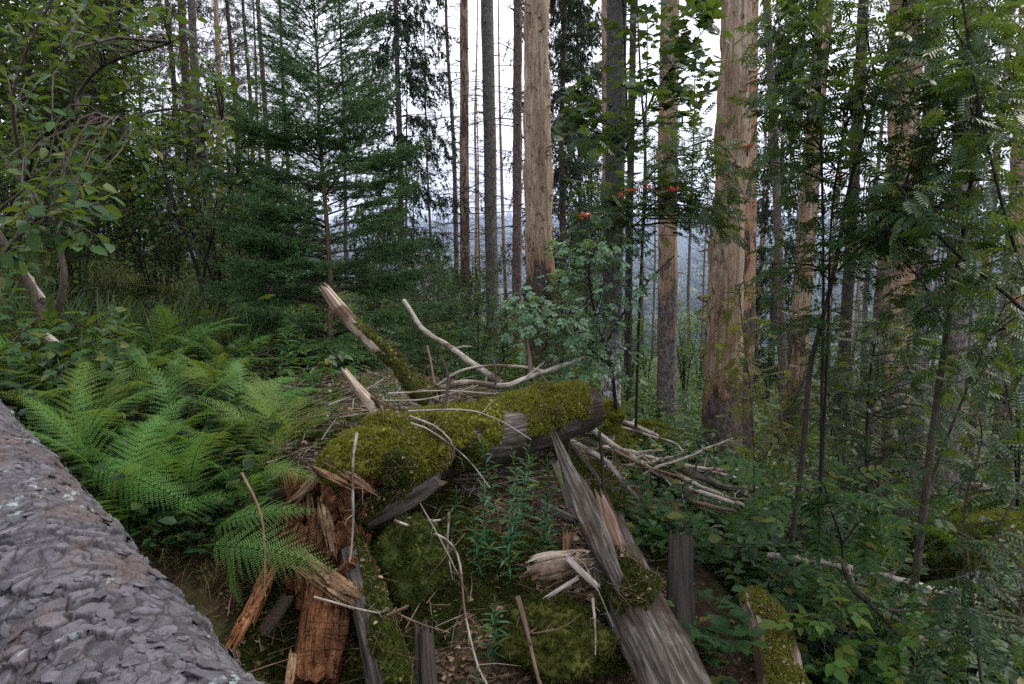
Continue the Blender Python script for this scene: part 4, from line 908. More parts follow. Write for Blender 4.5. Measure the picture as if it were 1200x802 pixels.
piece('rotten_stub', 'small pale orange upright stub on the bank above the layered wood piece', 'rotten wood', 664, 626, 2.72, 664, 652, 2.66, .03, .02, 'rot_pale', .02, .2)
piece('grey_dead_branch', 'flat greying branch piece running down behind the willowherb to the broken log', 'branch', 630, 590, 2.95, 672, 610, 2.85, .035, .025, 'wood_grey', .03, .15)
piece('grey_dead_branch', 'short pale branch piece left of the torn end of the weathered log', 'branch', 650, 545, 3.1, 676, 612, 2.85, .035, .03, 'wood_moss', .03, .15)

# ---- brushwood pile behind, right
brush = [
    ([(690, 500, 4.6), (740, 535, 4.4), (790, 565, 4.3), (860, 590, 4.4)], .022, 'stick', 'grey top pole of the brushwood pile, running right from the mossy log end'),
    ([(660, 515, 4.0), (700, 535, 4.0), (730, 565, 3.9), (748, 585, 3.8)], .022, 'stick', 'grey pole crossing under the top pole towards the root lump'),
    ([(655, 530, 3.7), (690, 560, 3.6), (718, 590, 3.5)], .018, 'wood_moss', 'mossy pole slanting down right behind the torn bark plank'),
    ([(665, 520, 3.8), (700, 560, 3.6), (708, 590, 3.4)], .016, 'wood_moss', 'mossy pole beside the tall dark stick'),
    ([(700, 523, 4.7), (750, 533, 4.8), (800, 545, 5.0), (862, 560, 5.2)], .018, 'stick', 'long level grey pole along the back of the brushwood pile'),
    ([(780, 540, 4.6), (820, 560, 4.6), (870, 577, 4.7)], .030, 'wood_grey', 'thickest rough pole at the right of the brushwood pile'),
    ([(790, 556, 4.5), (830, 575, 4.5), (872, 592, 4.5)], .018, 'stick', 'pole just under the thickest rough pole of the pile'),
    ([(785, 568, 4.4), (820, 590, 4.3), (862, 600, 4.4)], .020, 'wood_brown', 'brown pole low in the right of the brushwood pile'),
    ([(805, 548, 4.9), (840, 550, 4.9), (872, 552, 5.0)], .014, 'stick', 'thin level pole at the upper right of the pile'),
    ([(800, 575, 4.3), (845, 583, 4.4), (880, 588, 4.6)], .012, 'wood_brown', 'thin brown pole between the low poles of the pile'),
    ([(725, 500, 5.6), (760, 510, 5.6), (790, 520, 5.7), (800, 530, 5.7)], .012, 'stick', 'thin pale pole in front of the long mossy boulder'),
    ([(645, 540, 3.5), (665, 585, 3.3), (690, 615, 3.2)], .016, 'wood_moss', 'short mossy pole half hidden by the willowherb'),
    ([(718, 528, 4.3), (760, 548, 4.3), (800, 560, 4.3)], .012, 'stick_brown', 'thin brownish pole across the middle of the pile'),
    ([(735, 545, 4.3), (770, 540, 4.4), (805, 530, 4.6)], .009, 'stick', 'thin pale stick crossing the other way over the pile'),
    ([(785, 592, 4.2), (810, 615, 4.1), (845, 640, 4.1)], .014, 'wood_brown', 'dark pole dropping right from the root lump'),
    ([(720, 492, 6.2), (745, 500, 6.2), (770, 512, 6.3)], .03, 'stick', 'pale thick bent branch lying beyond the birch foot'),
]
for i, (pts, r, m, lab) in enumerate(brush):
    S_('brushwood_pole', lab, pts, r, r * .6, m, 'pole', 'poles of the brushwood pile', forks=8, seed=50 + i, n=10, wob=.01)
S_('curved_branch', 'bent grey branch arching up right over the brushwood to the thickest trunk', [(710, 612, 3.9), (740, 572, 3.9), (765, 550, 3.9), (800, 538, 4.1), (830, 525, 4.3), (858, 514, 4.5)], .012, .006, 'stick', forks=4, seed=70)
S_('dark_stake', 'tall thin dark stick upright before the brushwood pile', [(702, 505, 3.4), (706, 550, 3.4), (708, 600, 3.35), (708, 625, 3.3)], .008, .011, 'wood_dark', forks=2, seed=71)
S_('rotten_stake', 'short red-brown upright stake rising from the root lump', [(757, 541, 4.5), (758, 570, 4.5), (757, 600, 4.5)], .018, .02, 'wood_brown', seed=72)
for i, (x, y, x2, y2, lab) in enumerate([(655, 500, 650, 560, 'left'), (662, 498, 665, 545, 'right')]):
    S_('dark_branch_stub', 'dark branch stub hanging under the broken log end, %s one of two' % lab, [(x, y, 3.55), ((x + x2) / 2 + 3, (y + y2) / 2, 3.5), (x2, y2, 3.45)], .012, .006, 'wood_dark', 'branch', seed=75 + i)
S_('fallen_branch', 'long pale fallen branch with a torn tip, ending at the mossy boulder', [(815, 632, 4.4), (860, 645, 4.4), (940, 655, 4.5), (1010, 668, 4.6), (1060, 682, 4.7), (1117, 697, 4.8)], .018, .026, 'stick', forks=5, seed=80, n=12, wob=.01)
S_('fallen_branch', 'pale fallen branch left of the mossy birch log, low among the leaves', [(800, 655, 3.6), (835, 670, 3.6), (862, 680, 3.6)], .014, .012, 'stick', forks=2, seed=81)
S_('fallen_branch', 'dark thin branch slanting down right in front of the ground leaves', [(985, 655, 2.9), (1005, 690, 2.9), (1045, 715, 2.9), (1110, 712, 3.0), (1160, 718, 3.1)], .008, .004, 'twig', forks=6, seed=82)
S_('fallen_log', 'brown fallen log low at the right edge beyond the ground leaves', [(1065, 728, 4.6), (1140, 735, 4.6), (1230, 740, 4.6)], .055, .06, 'wood_brown', 'log', forks=0, seed=83, n=20)
S_('fallen_log', 'pale fallen log in the clearing seen left of the bright understorey', [(840, 487, 15), (900, 490, 15.5), (960, 494, 16)], .10, .09, 'stick', 'log', forks=2, seed=84, n=12)
S_('fallen_log', 'pale fallen log lying in the clearing at the far right', [(1085, 563, 9.5), (1140, 570, 9.5), (1190, 575, 9.5)], .06, .05, 'stick', 'log', forks=2, seed=85, n=12)
S_('fallen_branch', 'pale peeled branch sloping through the leaves at the left, below the shrub', [(55, 395, 3.6), (72, 410, 3.5), (90, 432, 3.3), (108, 450, 3.2)], .02, .022, 'stick', forks=2, seed=86)
S_('fallen_branch', 'pale broken branch hooked between the two shrub stems at the left', [(24, 308, 4.0), (35, 328, 4.0), (50, 352, 3.9)], .016, .02, 'stick', forks=2, seed=87)
# ---------------------------------------------------------------- leaf templates (unit length along x)
def ovate(w=.28, fold=.06, droop=.08):
    v = np.array([[0, 0, 0], [.28, w * .9, fold], [.66, w * .75, fold * .8 - droop * .4], [1, 0, -droop], [.66, -w * .75, fold * .8 - droop * .4], [.28, -w * .9, fold], [.3, 0, 0], [.66, 0, -droop * .45]])
    return v, np.array([[0, 6, 1, 0], ])[:0], np.array([[0, 6, 1], [6, 7, 1], [7, 2, 1], [7, 3, 2], [0, 5, 6], [6, 5, 7], [7, 5, 4], [7, 4, 3]])
def simple(w=.24, fold=.05):
    v = np.array([[0, 0, 0], [.3, w, fold], [.7, w * .7, fold], [1, 0, -.05], [.7, -w * .7, fold], [.3, -w, fold]])
    return v, np.array([[0, 3, 2, 1], [0, 5, 4, 3]]), None
def compound(pairs=6, lf=.30, w=.26, first=.22, droop=.12, taper=.15, fold=.08):
    tv, tq, _ = simple(w, fold); V = []; Q = []; n = 0
    def leaf(o, ang, l, z):
        nonlocal n
        c, s = math.cos(ang), math.sin(ang); R3 = np.array([[c, -s, 0], [s, c, 0], [0, 0, 1]])
        q = (tv * l) @ R3.T; q[:, 2] -= np.hypot(q[:, 0], q[:, 1]) * .22; V.append(q + np.array([o, 0, z])); Q.append(tq + n); n += len(tv)
    for k in range(pairs):
        x = first + (1 - lf * .85 - first) * k / max(1, pairs - 1); l = lf * (1 - taper * abs(k - pairs * .45) / pairs * 2)
        z = -droop * x * x; a = R(62 - 14 * k / pairs)
        leaf(x, a, l, z); leaf(x, -a, l, z)
    leaf(1 - lf * .85, 0, lf, -droop * .6)
    V.append(np.array([[0, .006, 0], [0, -.006, 0], [.5, -.005, -droop * .25], [.5, .005, -droop * .25], [1 - lf * .8, .003, -droop * .6], [1 - lf * .8, -.003, -droop * .6]])); Q.append(np.array([[0, 1, 2, 3], [3, 2, 5, 4]]) + n)
    return np.vstack(V), np.vstack(Q), None
def maple():
    pts = [(0, 0), (.05, .28), (-.05, .45), (.25, .40), (.33, .52), (.45, .28), (.62, .33), (.70, .14), (1, 0)]
    o = pts + [(x, -y) for x, y in pts[::-1][1:-1]]
    v = np.array([[x, y, -.08 * abs(y) * 2 - .05 * x] for x, y in o] + [[.35, 0, .03]]); n = len(o); i = np.arange(n)
    return v, None, np.stack([np.full(n, n), i, (i + 1) % n], 1)[:, ::-1]
T_OV, T_SM, T_LAN = ovate(), simple(), simple(.11, .03)
T_OVW = ovate(.36, .07, .14)
T_ROW, T_ELD, T_ASH, T_MAP = compound(6, .27, .175), compound(2, .46, .30, .38, .15), compound(4, .33, .20, .25), maple()
T_TRI = compound(1, .55, .34, .42, .1)

def leaf_shoots(starts, ends, gap, size, tmpl_, wood, foliage, first=.35, sag=.12, r=.004, upn=1.2, spread=.9, jit=.35, S=6, droopx=.15):
    """twigs from starts to ends with leaves set alternately along them"""
    starts, ends = np.asarray(starts), np.asarray(ends); N = len(starts)
    if N == 0: return
    L = np.linalg.norm(ends - starts, axis=1); u = np.linspace(0, 1, S)
    mid = rng.normal(0, .10, (N, 3)) * L[:, None] + np.array([0, 0, 1]) * (sag * L)[:, None]
    Pp = starts[:, None] + (ends - starts)[:, None] * u[None, :, None] + mid[:, None] * (4 * u * (1 - u))[None, :, None]
    Rr = np.linspace(1, .3, S)[None] * (r * np.clip(L / .5, .5, 1.8))[:, None]; twigs(wood, Pp, Rr, 4)
    O, X, Sz = [], [], []
    for i in range(N):
        n = max(2, int(L[i] * (1 - first) / gap)); us = np.linspace(first, 1, n)
        for k, f in enumerate(us):
            q = min(S - 2, int(f * (S - 1))); w_ = f * (S - 1) - q; p = Pp[i, q] * (1 - w_) + Pp[i, q + 1] * w_
            t = norm(Pp[i, q + 1] - Pp[i, q]); sd = norm(np.cross(t, [0, 0, 1])) * (1 if k % 2 else -1)
            O.append(p); X.append(norm(t * (1.1 if k == n - 1 else .45) + sd * (0 if k == n - 1 else spread) + rng.normal(0, jit, 3) + np.array([0, 0, -droopx]))); Sz.append(U(size[0], size[1]))
    O, X = np.array(O), np.array(X); Nn = norm(np.array([0, 0, upn]) + rng.normal(0, .45, X.shape))
    place(foliage, tmpl_, O, X, Nn, np.array(Sz))
def stem_pts(poly, n=40): return smooth_path(poly, n)
def leafy(name, label, cat, stems, boxes, tmpl_, lmat, gap=.06, size=(.10, .16), r=(.02, .006), bark='twig', group=None, first=.3, sag=.1, berries=None, maxl=1.1, **kw):
    """stems: lists of (px,py,d); boxes: (x0,x1,y0,y1,d0,d1,count) picture boxes with real depths where shoots end"""
    st = [smooth_path(PL(s) if not isinstance(s, np.ndarray) else s, 50) for s in stems]; base = st[0][0]
    root = empty(name, base, label, cat, group)
    wood, fol = MB(), MB()
    rr = [r] * len(st) if not isinstance(r, list) else r
    for s, (a, b) in zip(st, rr): add_tube(wood, s, np.linspace(a, b, 50) * (1 + .1 * fbm(np.arange(50)[:, None] * np.array([[.4, 0, 0]]), 2, 3)), 8, lump(a * .1, 2, 6, 4))
    allp = np.vstack([s[8:] for s in st]); A, E = [], []
    for (x0, x1, y0, y1, d0, d1, cnt) in boxes:
        for _ in range(cnt):
            e = P(U(x0, x1), U(y0, y1), U(d0, d1)); dd = np.linalg.norm(allp - e, axis=1) + np.where(allp[:, 2] > e[2] + .1, .25, 0); s = allp[np.argmin(dd)]
            if np.linalg.norm(e - s) > maxl:                                   # long reach: a side branch first
                m_ = s + (e - s) * U(.45, .6) + np.array([0, 0, .12]); twigs(wood, smooth_path(np.array([s, (s + m_) / 2 + rng.normal(0, .03, 3), m_]), 6)[None], np.linspace(.007, .004, 6)[None], 5); s = m_
            A.append(s); E.append(e)
    leaf_shoots(A, E, gap, size, tmpl_, wood, fol, first, sag, **kw)
    wood.build('stem', M[bark], root); fol.build('foliage', M[lmat], root)
    if berries:
        for (px, py, d, cnt, sz) in berries:
            bm = MB(); c = P(px, py, d); ico = np.array([[1, 0, 0], [-1, 0, 0], [0, 1, 0], [0, -1, 0], [0, 0, 1], [0, 0, -1]]); tt = np.array([[0, 2, 4], [2, 1, 4], [1, 3, 4], [3, 0, 4], [2, 0, 5], [1, 2, 5], [3, 1, 5], [0, 3, 5]])
            O = c + rng.normal(0, 1, (cnt, 3)) * np.array([sz, sz, sz * .45]); place(bm, (ico, None, tt), O, rdir(cnt), rdir(cnt), np.full(cnt, .0052)); bm.build('berry_cluster', M['berry'], root)
            t2 = MB(); twigs(t2, np.stack([np.broadcast_to(c + [0, 0, -.06], O.shape), (c + O) / 2 + [0, 0, -.02], O], 1), np.full((cnt, 3), .0008), 3); t2.build('berry_stalk', M['twig'], root)
    return root

# ---------------------------------------------------------------- young spruce with whorled needle branches
def young_spruce(name, label, base, h, reach, whorl=.17, seed=3, nm='needle_young', apex_dx=0, dens=1.0, r=.028, lowest=.1, group=None):
    global rng
    keep = rng; rng = np.random.default_rng(seed)
    root = empty(name, base, label, 'tree', group); base = np.array(base)
    mb = MB(); zz = np.linspace(-.1, h, 40); path = base + np.column_stack([apex_dx * zz / h + fbm(np.column_stack([zz, zz * 0 + seed]), 2, 4) * .03, fbm(np.column_stack([zz, zz * 0 + seed + 5]), 2, 4) * .03, zz])
    add_tube(mb, path, np.maximum(.004, r * (1 - zz / h)), 9, lump(.002, 2, 8)); mb.build('trunk', M['stick_brown'], root)
    wood, fol = MB(), MB(); TP, TD = [], []; z = lowest * h
    while z < h - .04:
        f = 1 - z / h; cnt = rng.integers(5, 8)
        for k in range(max(3, cnt - (f > .55) * 1) + (rng.random() < .4)):
            a = U(0, 2 * np.pi); l = reach * (f ** .62) * U(.7, 1.12) + .06; zi = z + U(-.05, .05); c = base + np.array([apex_dx * zi / h, 0, zi]); d = np.array([math.cos(a), math.sin(a), 0])
            el = .27 + .6 * (1 - f) ** 1.6 + U(-.08, .08)
            u = np.linspace(0, 1, 10)[:, None]; pts = c + d * l * u * (1 - .1 * el) + np.array([0, 0, 1]) * (el * l * u - .42 * f * l * u ** 1.5 + .18 * l * u ** 3)
            twigs(wood, pts[None], np.linspace(1, .2, 10)[None] * (.0035 + .007 * f), 5); TP.append((pts, 1))
            n = int(l / .034 * .9)
            for j in range(n):
                g = .18 + .8 * (j + .5) / n; q = g * 9 * .9999; i = int(q); p0 = pts[i] * (1 - q + i) + pts[min(9, i + 1)] * (q - i); t = norm(pts[min(9, i + 1)] - pts[i]); sd = np.cross([0, 0, 1], t) * (1 if j % 2 else -1)
                l2 = min(l * .42, (1 - g) * l * .62 + .045) * U(.7, 1.15); dr = norm(t * .75 + sd * .75 + rng.normal(0, .09, 3) + np.array([0, 0, -.08])); uu = np.linspace(0, 1, 4)[:, None]
                tp = p0 + dr * l2 * uu + np.array([0, 0, -.10]) * l2 * uu ** 2; TP.append((tp, 0))
                if l2 > .14:
                    for m_ in range(int(l2 / .05)):
                        g2 = U(.25, .9); pp = p0 + dr * l2 * g2; s3 = np.cross([0, 0, 1], dr) * random.choice((-1, 1)); d3 = norm(dr * .7 + s3 * .7 + rng.normal(0, .15, 3)); l3 = l2 * (1 - g2) * .6 + .03; TP.append((pp + d3 * l3 * uu, 0))
        z += whorl * U(.4, .7) * (1 + .1 * f)
    small = np.array([t for t, k in TP if k == 0]); twigs(wood, small, np.tile(np.array([.0022, .0018, .0014, .001]), (len(small), 1)), 3)
    # needles
    O, X = [], []
    for t, k in TP:
        L = np.linalg.norm(t[-1] - t[0]); n = int(L / .0035 * dens) if k == 0 else int(L * .7 / .005 * dens)
        if n < 1: continue
        u = U(.0 if k == 0 else .3, 1, n) * (len(t) - 1.001); i = u.astype(int); w_ = (u - i)[:, None]; O.append(t[i] * (1 - w_) + t[i + 1] * w_); d = norm(t[-1] - t[0]); X.append(norm(d * .75 + rdir(n) * [1, 1, .8] + [0, 0, .15]))
    O, X = np.vstack(O), np.vstack(X); tv = np.array([[0, -.055, 0], [.5, -.09, 0], [1, 0, 0], [.5, .09, 0]])
    place(fol, (tv, np.array([[0, 1, 2, 3]]), None), O, X, rdir(len(O)), U(.015, .024, len(O)))
    wood.build('crown', M['twig'], root); fol.build('foliage', M[nm], root); rng = keep
    return root
b = P(392, 455, 5.4); b[2] = h1(b[0], b[1]) - .05
young_spruce('young_spruce', 'young spruce with level fans of blue-green needles, standing left of the leaning mossy branch', b, 3.42, 1.08, seed=3, apex_dx=-.06, whorl=.21, dens=1.3)
b = P(1030, 585, 6.4); b[2] = h1(b[0], b[1])
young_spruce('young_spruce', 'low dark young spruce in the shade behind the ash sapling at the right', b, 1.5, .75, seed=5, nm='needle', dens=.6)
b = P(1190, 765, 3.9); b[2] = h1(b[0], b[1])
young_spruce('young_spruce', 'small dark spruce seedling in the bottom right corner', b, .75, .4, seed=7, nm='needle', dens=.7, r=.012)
b = P(500, 425, 8); b[2] = h1(b[0], b[1])
young_spruce('young_spruce', 'small young spruce peeping out right behind the larger young spruce', b, 1.5, .8, seed=9, dens=.6)

# ---------------------------------------------------------------- ferns
def frond_mesh(L, seed, sidebend=0, arch=.55, droop=.9, width=.24, pairs=21):
    g = np.random.default_rng(seed); V, Q = [], []; n = 0; st = []
    S = 30; u = np.linspace(0, 1, S); x = u - .08 * u ** 2; z = arch * u - droop * u ** 2.2 * .62; y = sidebend * u ** 2; rach = np.column_stack([x, y, z]) * L; T = norm(np.gradient(rach, axis=0))
    kv = np.array([[0, -.16, 0], [.62, -.20, .0], [1, .02, -.05], [.55, .22, 0], [0, .17, 0]])
    for k in range(pairs):
        f = .16 + .83 * (k / (pairs - 1)) ** .95; i = min(S - 2, int(f * (S - 1))); w_ = f * (S - 1) - i; o = rach[i] * (1 - w_) + rach[i + 1] * w_; t = T[i]
        prof = (np.sin(np.clip((f - .08) / .92, 0, 1) ** .75 * np.pi) ** .8 if f < .45 else 1.0 * (1 - (f - .45) / .57) ** .85) ; pl = L * width * max(.05, prof) * g.uniform(.92, 1.08)
        for s in (-1, 1):
            side = norm(np.cross([0, 0, 1], t)) * s; ang = R(66 - 26 * f); d = norm(t * math.cos(ang) + side * math.sin(ang) + np.array([0, 0, g.normal(-.10, .07)])); up = norm(np.cross(np.cross(d, [0, 0, 1]), d)) if abs(d[2]) < .9 else np.array([0, 0, 1.])
            m_ = max(3, int(pl / (L * .0125))); a_, b_ = [], []
            for j in range(m_):
                h = (j + .6) / m_; c = o + d * pl * h + np.array([0, 0, -.20 * pl * h * h]); pin = L * .0165 * (1 - h) ** .65 * min(1, pl / (L * .12) + .15) + L * .0025
                for s2 in (-1, 1):
                    dd = norm(np.cross(up, d) * s2 * .95 + d * .42); yy = norm(np.cross(up, dd)); vv = c + (kv[:, 0:1] * dd * pin + kv[:, 1:2] * yy * pin * 1.15 + kv[:, 2:3] * up * pin + g.normal(0, .03, 3) * pin)
                    V.append(vv); Q.append(np.array([[0, 1, 2, 3], [0, 3, 4, 4]])[:1] + n); st.append(np.array([[0, 3, 4]]) + n); n += 5
    mb = MB(); mb.add(np.vstack(V), q=np.vstack(Q), t=np.vstack(st))
    rr = np.linspace(1, .2, S) * L * .0042; twigs(mb, rach[None], rr[None], 4)
    for k in range(0): pass
    return mb
FR = {}
M['fern_brown'] = leaf_mat('fern_brown', (.13, .07, .025), (.24, .15, .05), None, trans=.3, rough=.6)
for key, mt in (('g', 'fern'), ('y', 'fern_yellow'), ('b', 'fern_brown')):
    FR[key] = []
    for i, (L, sb, ar, dr) in enumerate([(1, .08, .55, .75), (1, -.12, .7, 1.0), (1, .15, .45, .85), (1, -.05, .3, .55)]):
        o = frond_mesh(L, i + 1, sb, ar, dr).build('frond', M[mt], None); FR[key].append(o.data); bpy.data.objects.remove(o)
def fern(label, px, py, d, n=8, size=.6, key='g', elev=(15, 55), az=None, snap=True, group='ferns'):
    c = P(px, py, d)
    if snap: c[2] = max(h1(c[0], c[1]), -9) + .02
    root = empty('fern', c, label, 'fern', group)
    for k in range(n):
        o = bpy.data.objects.new('frond', FR[key if rng.random() < .88 else random.choice('yyb')][rng.integers(4)]); C.objects.link(o); o.parent = root
        a = 2 * np.pi * (k + U(-.3, .3)) / n if az is None else R(U(*az)); s = size * U(.7, 1.1)
        o.scale = (s, s * U(.85, 1.1), s); o.rotation_euler = (R(U(-14, 14)), -R(U(*elev)), a)
    return root
def frond_to(label, b_, t_, key='g', var=3, roll=0, size=None, n=1):
    B, Tt = P(*b_), P(*t_); v = Tt - B; L = np.linalg.norm(v); root = empty('fern', B, label, 'fern', 'ferns')
    o = bpy.data.objects.new('frond', FR[key][var]); C.objects.link(o); o.parent = root; yaw = math.atan2(v[1], v[0]); el = math.asin(v[2] / L); zt = {3: -.04, 0: .085, 1: .08, 2: -.08}[var]
    o.scale = (L / .92,) * 3; o.rotation_euler = (R(roll), -(el - zt), yaw); return root
ferns = [
 (150, 650, 2.45, 9, .62, 'g', 'large bright fern right against the bark log, fronds arching over the slope'),
 (75, 600, 2.7, 8, .62, 'g', 'bright fern at the upper left end of the bark log'),
 (225, 610, 2.65, 7, .50, 'g', 'fern just behind the drooping frond, left of the grey branch'),
 (130, 520, 3.1, 8, .62, 'y', 'tall upright fern in the middle of the fern patch at the left'),
 (205, 520, 3.1, 7, .55, 'g', 'fern in the centre of the patch, above the bark log fern'),
 (255, 480, 3.5, 8, .55, 'y', 'yellow-green fern high in the patch, right of the tall upright fern'),
 (320, 530, 3.0, 8, .50, 'y', 'yellowish fern next to the left flank of the moss hump'),
 (345, 500, 3.2, 7, .55, 'y', 'bright fern with upright fronds left of the broken branch stub'),
 (200, 440, 4.1, 8, .70, 'g', 'darker large fern below the dry grass, fronds fanned up'),
 (265, 435, 4.2, 7, .60, 'g', 'dark fern right of the fanned fern below the dry grass'),
 (60, 500, 3.3, 7, .55, 'g', 'fern near the left edge above the bark log'),
 (150, 455, 3.7, 6, .5, 'g', 'small fern between the pale peeled branch and the tall upright fern'),
 (290, 590, 2.75, 6, .38, 'g', 'small fern behind the reddish bent twig'),
 (775, 650, 3.25, 7, .30, 'g', 'small bright fern between the weathered log and the dark post'),
 (800, 632, 3.6, 6, .28, 'g', 'small fern below the root lump'),
 (990, 640, 4.6, 8, .50, 'g', 'fern in the shade below the ash sapling'),
 (940, 690, 3.9, 7, .42, 'g', 'fern left of the leaning dark branch at the lower right'),
 (860, 640, 4.5, 7, .40, 'g', 'fern between the brushwood and the long fallen branch'),
 (1130, 600, 8, 8, .65, 'g', 'pale fern in the clearing at the right edge'),
 (1060, 790, 3.5, 6, .40, 'g', 'fern low at the bottom edge, right part'),
 (20, 800, 1.9, 6, .3, 'g', 'shaded fern under the bark log in the bottom left corner'),
 (745, 568, 4.3, 5, .25, 'g', 'tiny fern under the brushwood poles'),
 (235, 540, 2.9, 8, .5, 'y', 'dense fern filling the gap right of the patch centre'),
 (280, 510, 3.2, 8, .5, 'g', 'fern between the yellow-green fern and the yellowish fern'),
 (100, 560, 2.85, 7, .55, 'y', 'fern between the two ferns along the bark log'),
 (165, 580, 2.7, 8, .5, 'g', 'fern close behind the large bark log fern'),
]
for (px, py, d, n, s, k, lab) in ferns: fern(lab, px, py, d, n, s, k)
frond_to('single wide drooping fern frond hanging to the right over the rotten stump', (232, 640, 2.4), (394, 662, 2.22), 'g', 3, 45)
frond_to('second frond lying close above the wide drooping one', (240, 628, 2.5), (362, 622, 2.35), 'g', 2, 30)
frond_to('short fern frond hanging straight down left of the dark hollow', (268, 655, 2.4), (285, 712, 2.28), 'g', 3, 60)
frond_to('single yellow-green frond lying over the left foot of the moss hump', (300, 548, 2.55), (376, 562, 2.48), 'y', 3, 40)
frond_to('long bright frond reaching left above the bark log', (110, 555, 2.5), (18, 465, 2.35), 'g', 3, -35)
frond_to('bright frond over the bark log pointing down right', (95, 545, 2.4), (232, 592, 2.3), 'g', 3, 35)
frond_to('bright frond rising above the bark log in front of the patch', (150, 600, 2.4), (118, 432, 2.5), 'g', 0, -50)

# ---------------------------------------------------------------- willowherb: stems with narrow leaves
HB = []
def herb_proto(i, h, n, flower=False, ll=.085):
    root = empty('willowherb', (0, 0, 0)); s = np.linspace(0, 1, 14); path = np.column_stack([.10 * h * s ** 2 * (1 if i % 2 else -1), .05 * h * np.sin(s * 3), s * h]); mb = MB(); add_tube(mb, path, np.linspace(.0032, .0014, 14), 5); mb.build('stem', M['herb'], root)
    f = np.linspace(.12, 1, n); O = np.stack([np.interp(f, s, path[:, k]) for k in range(3)], 1); a = np.arange(n) * 2.4 + i
    top = f > .86; el = np.where(top, U(.8, 1.4, n), U(-.15, .55, n)); X = np.stack([np.cos(a), np.sin(a), el], 1); sz = ll * np.where(top, .75, 1) * U(.8, 1.2, n) * np.interp(f, [0, .3, .7, 1], [.6, 1, 1, .55])
    tv = np.array([[0, 0, 0], [.25, .075, .02], [.6, .07, .0], [1, 0, -.14], [.6, -.07, .0], [.25, -.075, .02]]); fb = MB(); place(fb, (tv, np.array([[0, 3, 2, 1], [0, 5, 4, 3]]), None), O, X, np.tile([0, 0, 1.], (n, 1)) + rng.normal(0, .2, (n, 3)), sz); fb.build('foliage', M['herb'], root)
    if flower:
        fm = MB(); O2 = path[-1] + rng.normal(0, 1, (16, 3)) * [.014, .014, .03]; place(fm, T_SM, O2, rdir(16), rdir(16), U(.010, .018, 16)); fm.build('flower', M['petal'], root)
    HB.append(root); return root
for i, (h, n) in enumerate([(.5, 42), (.38, 34), (.6, 52)]): herb_proto(i, h, n)
herb_proto(3, .55, 30, True)
herbs = [
 (455, 470, 3.3, 2, .8, 'before the young spruce, right of the leaning mossy branch tip'), (470, 465, 3.35, 0, .8, 'close right of the leaning mossy branch'), (345, 470, 3.9, 2, .9, 'tall among the leaves left of the young spruce foot'), (365, 480, 3.7, 0, .9, 'bushy, just left of the broken branch stub'),
 (385, 490, 3.3, 1, .9, 'low, beside the left flank of the moss hump'), (330, 465, 4.2, 0, 1, 'behind the bright upright fern'), (300, 460, 4.4, 1, 1, 'half hidden behind the yellow-green fern'), (310, 420, 5, 3, 1, 'flowering, under the dark young spruce'),
 (575, 655, 2.62, 0, .78, 'on the bank, tallest of the clump below the broken log'), (592, 650, 2.66, 2, .62, 'in the clump below the broken log, leaning right'), (560, 665, 2.6, 1, .7, 'at the left of the clump below the broken log'), (610, 640, 2.72, 0, .85, 'right behind the clump below the broken log'),
 (600, 665, 2.6, 1, .75, 'low in the clump above the layered wood piece'), (630, 650, 2.7, 1, .7, 'between the clump and the rotten stub'), (648, 640, 2.75, 1, .8, 'just left of the torn bark plank'), (640, 585, 2.95, 1, .8, 'in front of the broken end of the great log'), (622, 580, 2.95, 0, .7, 'reaching up before the broken end of the great log'),
 (528, 590, 2.72, 1, .6, 'small, under the middle of the great log'), (575, 735, 2.35, 1, .72, 'low on the bank left of the moss patch'), (570, 795, 2.2, 1, .5, 'at the bottom edge beside the long pale stick'), (585, 600, 2.85, 0, .8, 'upright before the middle of the great log'),
 (780, 545, 6.2, 3, 1.1, 'with purple flowers behind the brushwood'), (790, 550, 6.0, 3, 1.0, 'with purple flowers close to the patchy trunk'), (800, 545, 6.3, 3, 1.1, 'with purple flowers beside the thickest trunk'), (8, 290, 3.6, 3, 1.5, 'tall flowering, at the left edge'),
 (420, 470, 4.0, 1, 1, 'behind the broken branch stub'), (545, 450, 4.6, 2, 1, 'behind the sticks over the great log'), (565, 445, 4.8, 0, 1, 'behind the sticks, below the grey-green trunk'), (60, 430, 4.0, 0, 1, 'among dark leaves at the far left'), (600, 620, 2.75, 2, .7, 'in the middle of the clump on the bank'),
 (670, 590, 3.0, 1, .55, 'small, right beside the tall dark stick')]
seen = set()
for (px, py, d, k, s, lab) in herbs:
    c = P(px, py, d); z = h1(c[0], c[1]); c[2] = z if abs(z - c[2]) > .12 else min(z, c[2])
    lab = 'narrow-leaved green herb ' + lab
    if k in seen: dup(HB[k], c, U(0, 6.28), s, lab, (R(U(-8, 8)), R(U(-8, 8))))['group'] = 'willowherbs'
    else: seen.add(k); o = HB[k]; o.location = [float(x) for x in c]; o.scale = (s,) * 3; tag(o, lab, 'herb', 'willowherbs')
for o in C.objects:
    if o.name.startswith('willowherb') and o.parent is None: o['category'] = 'herb'; o['group'] = 'willowherbs'

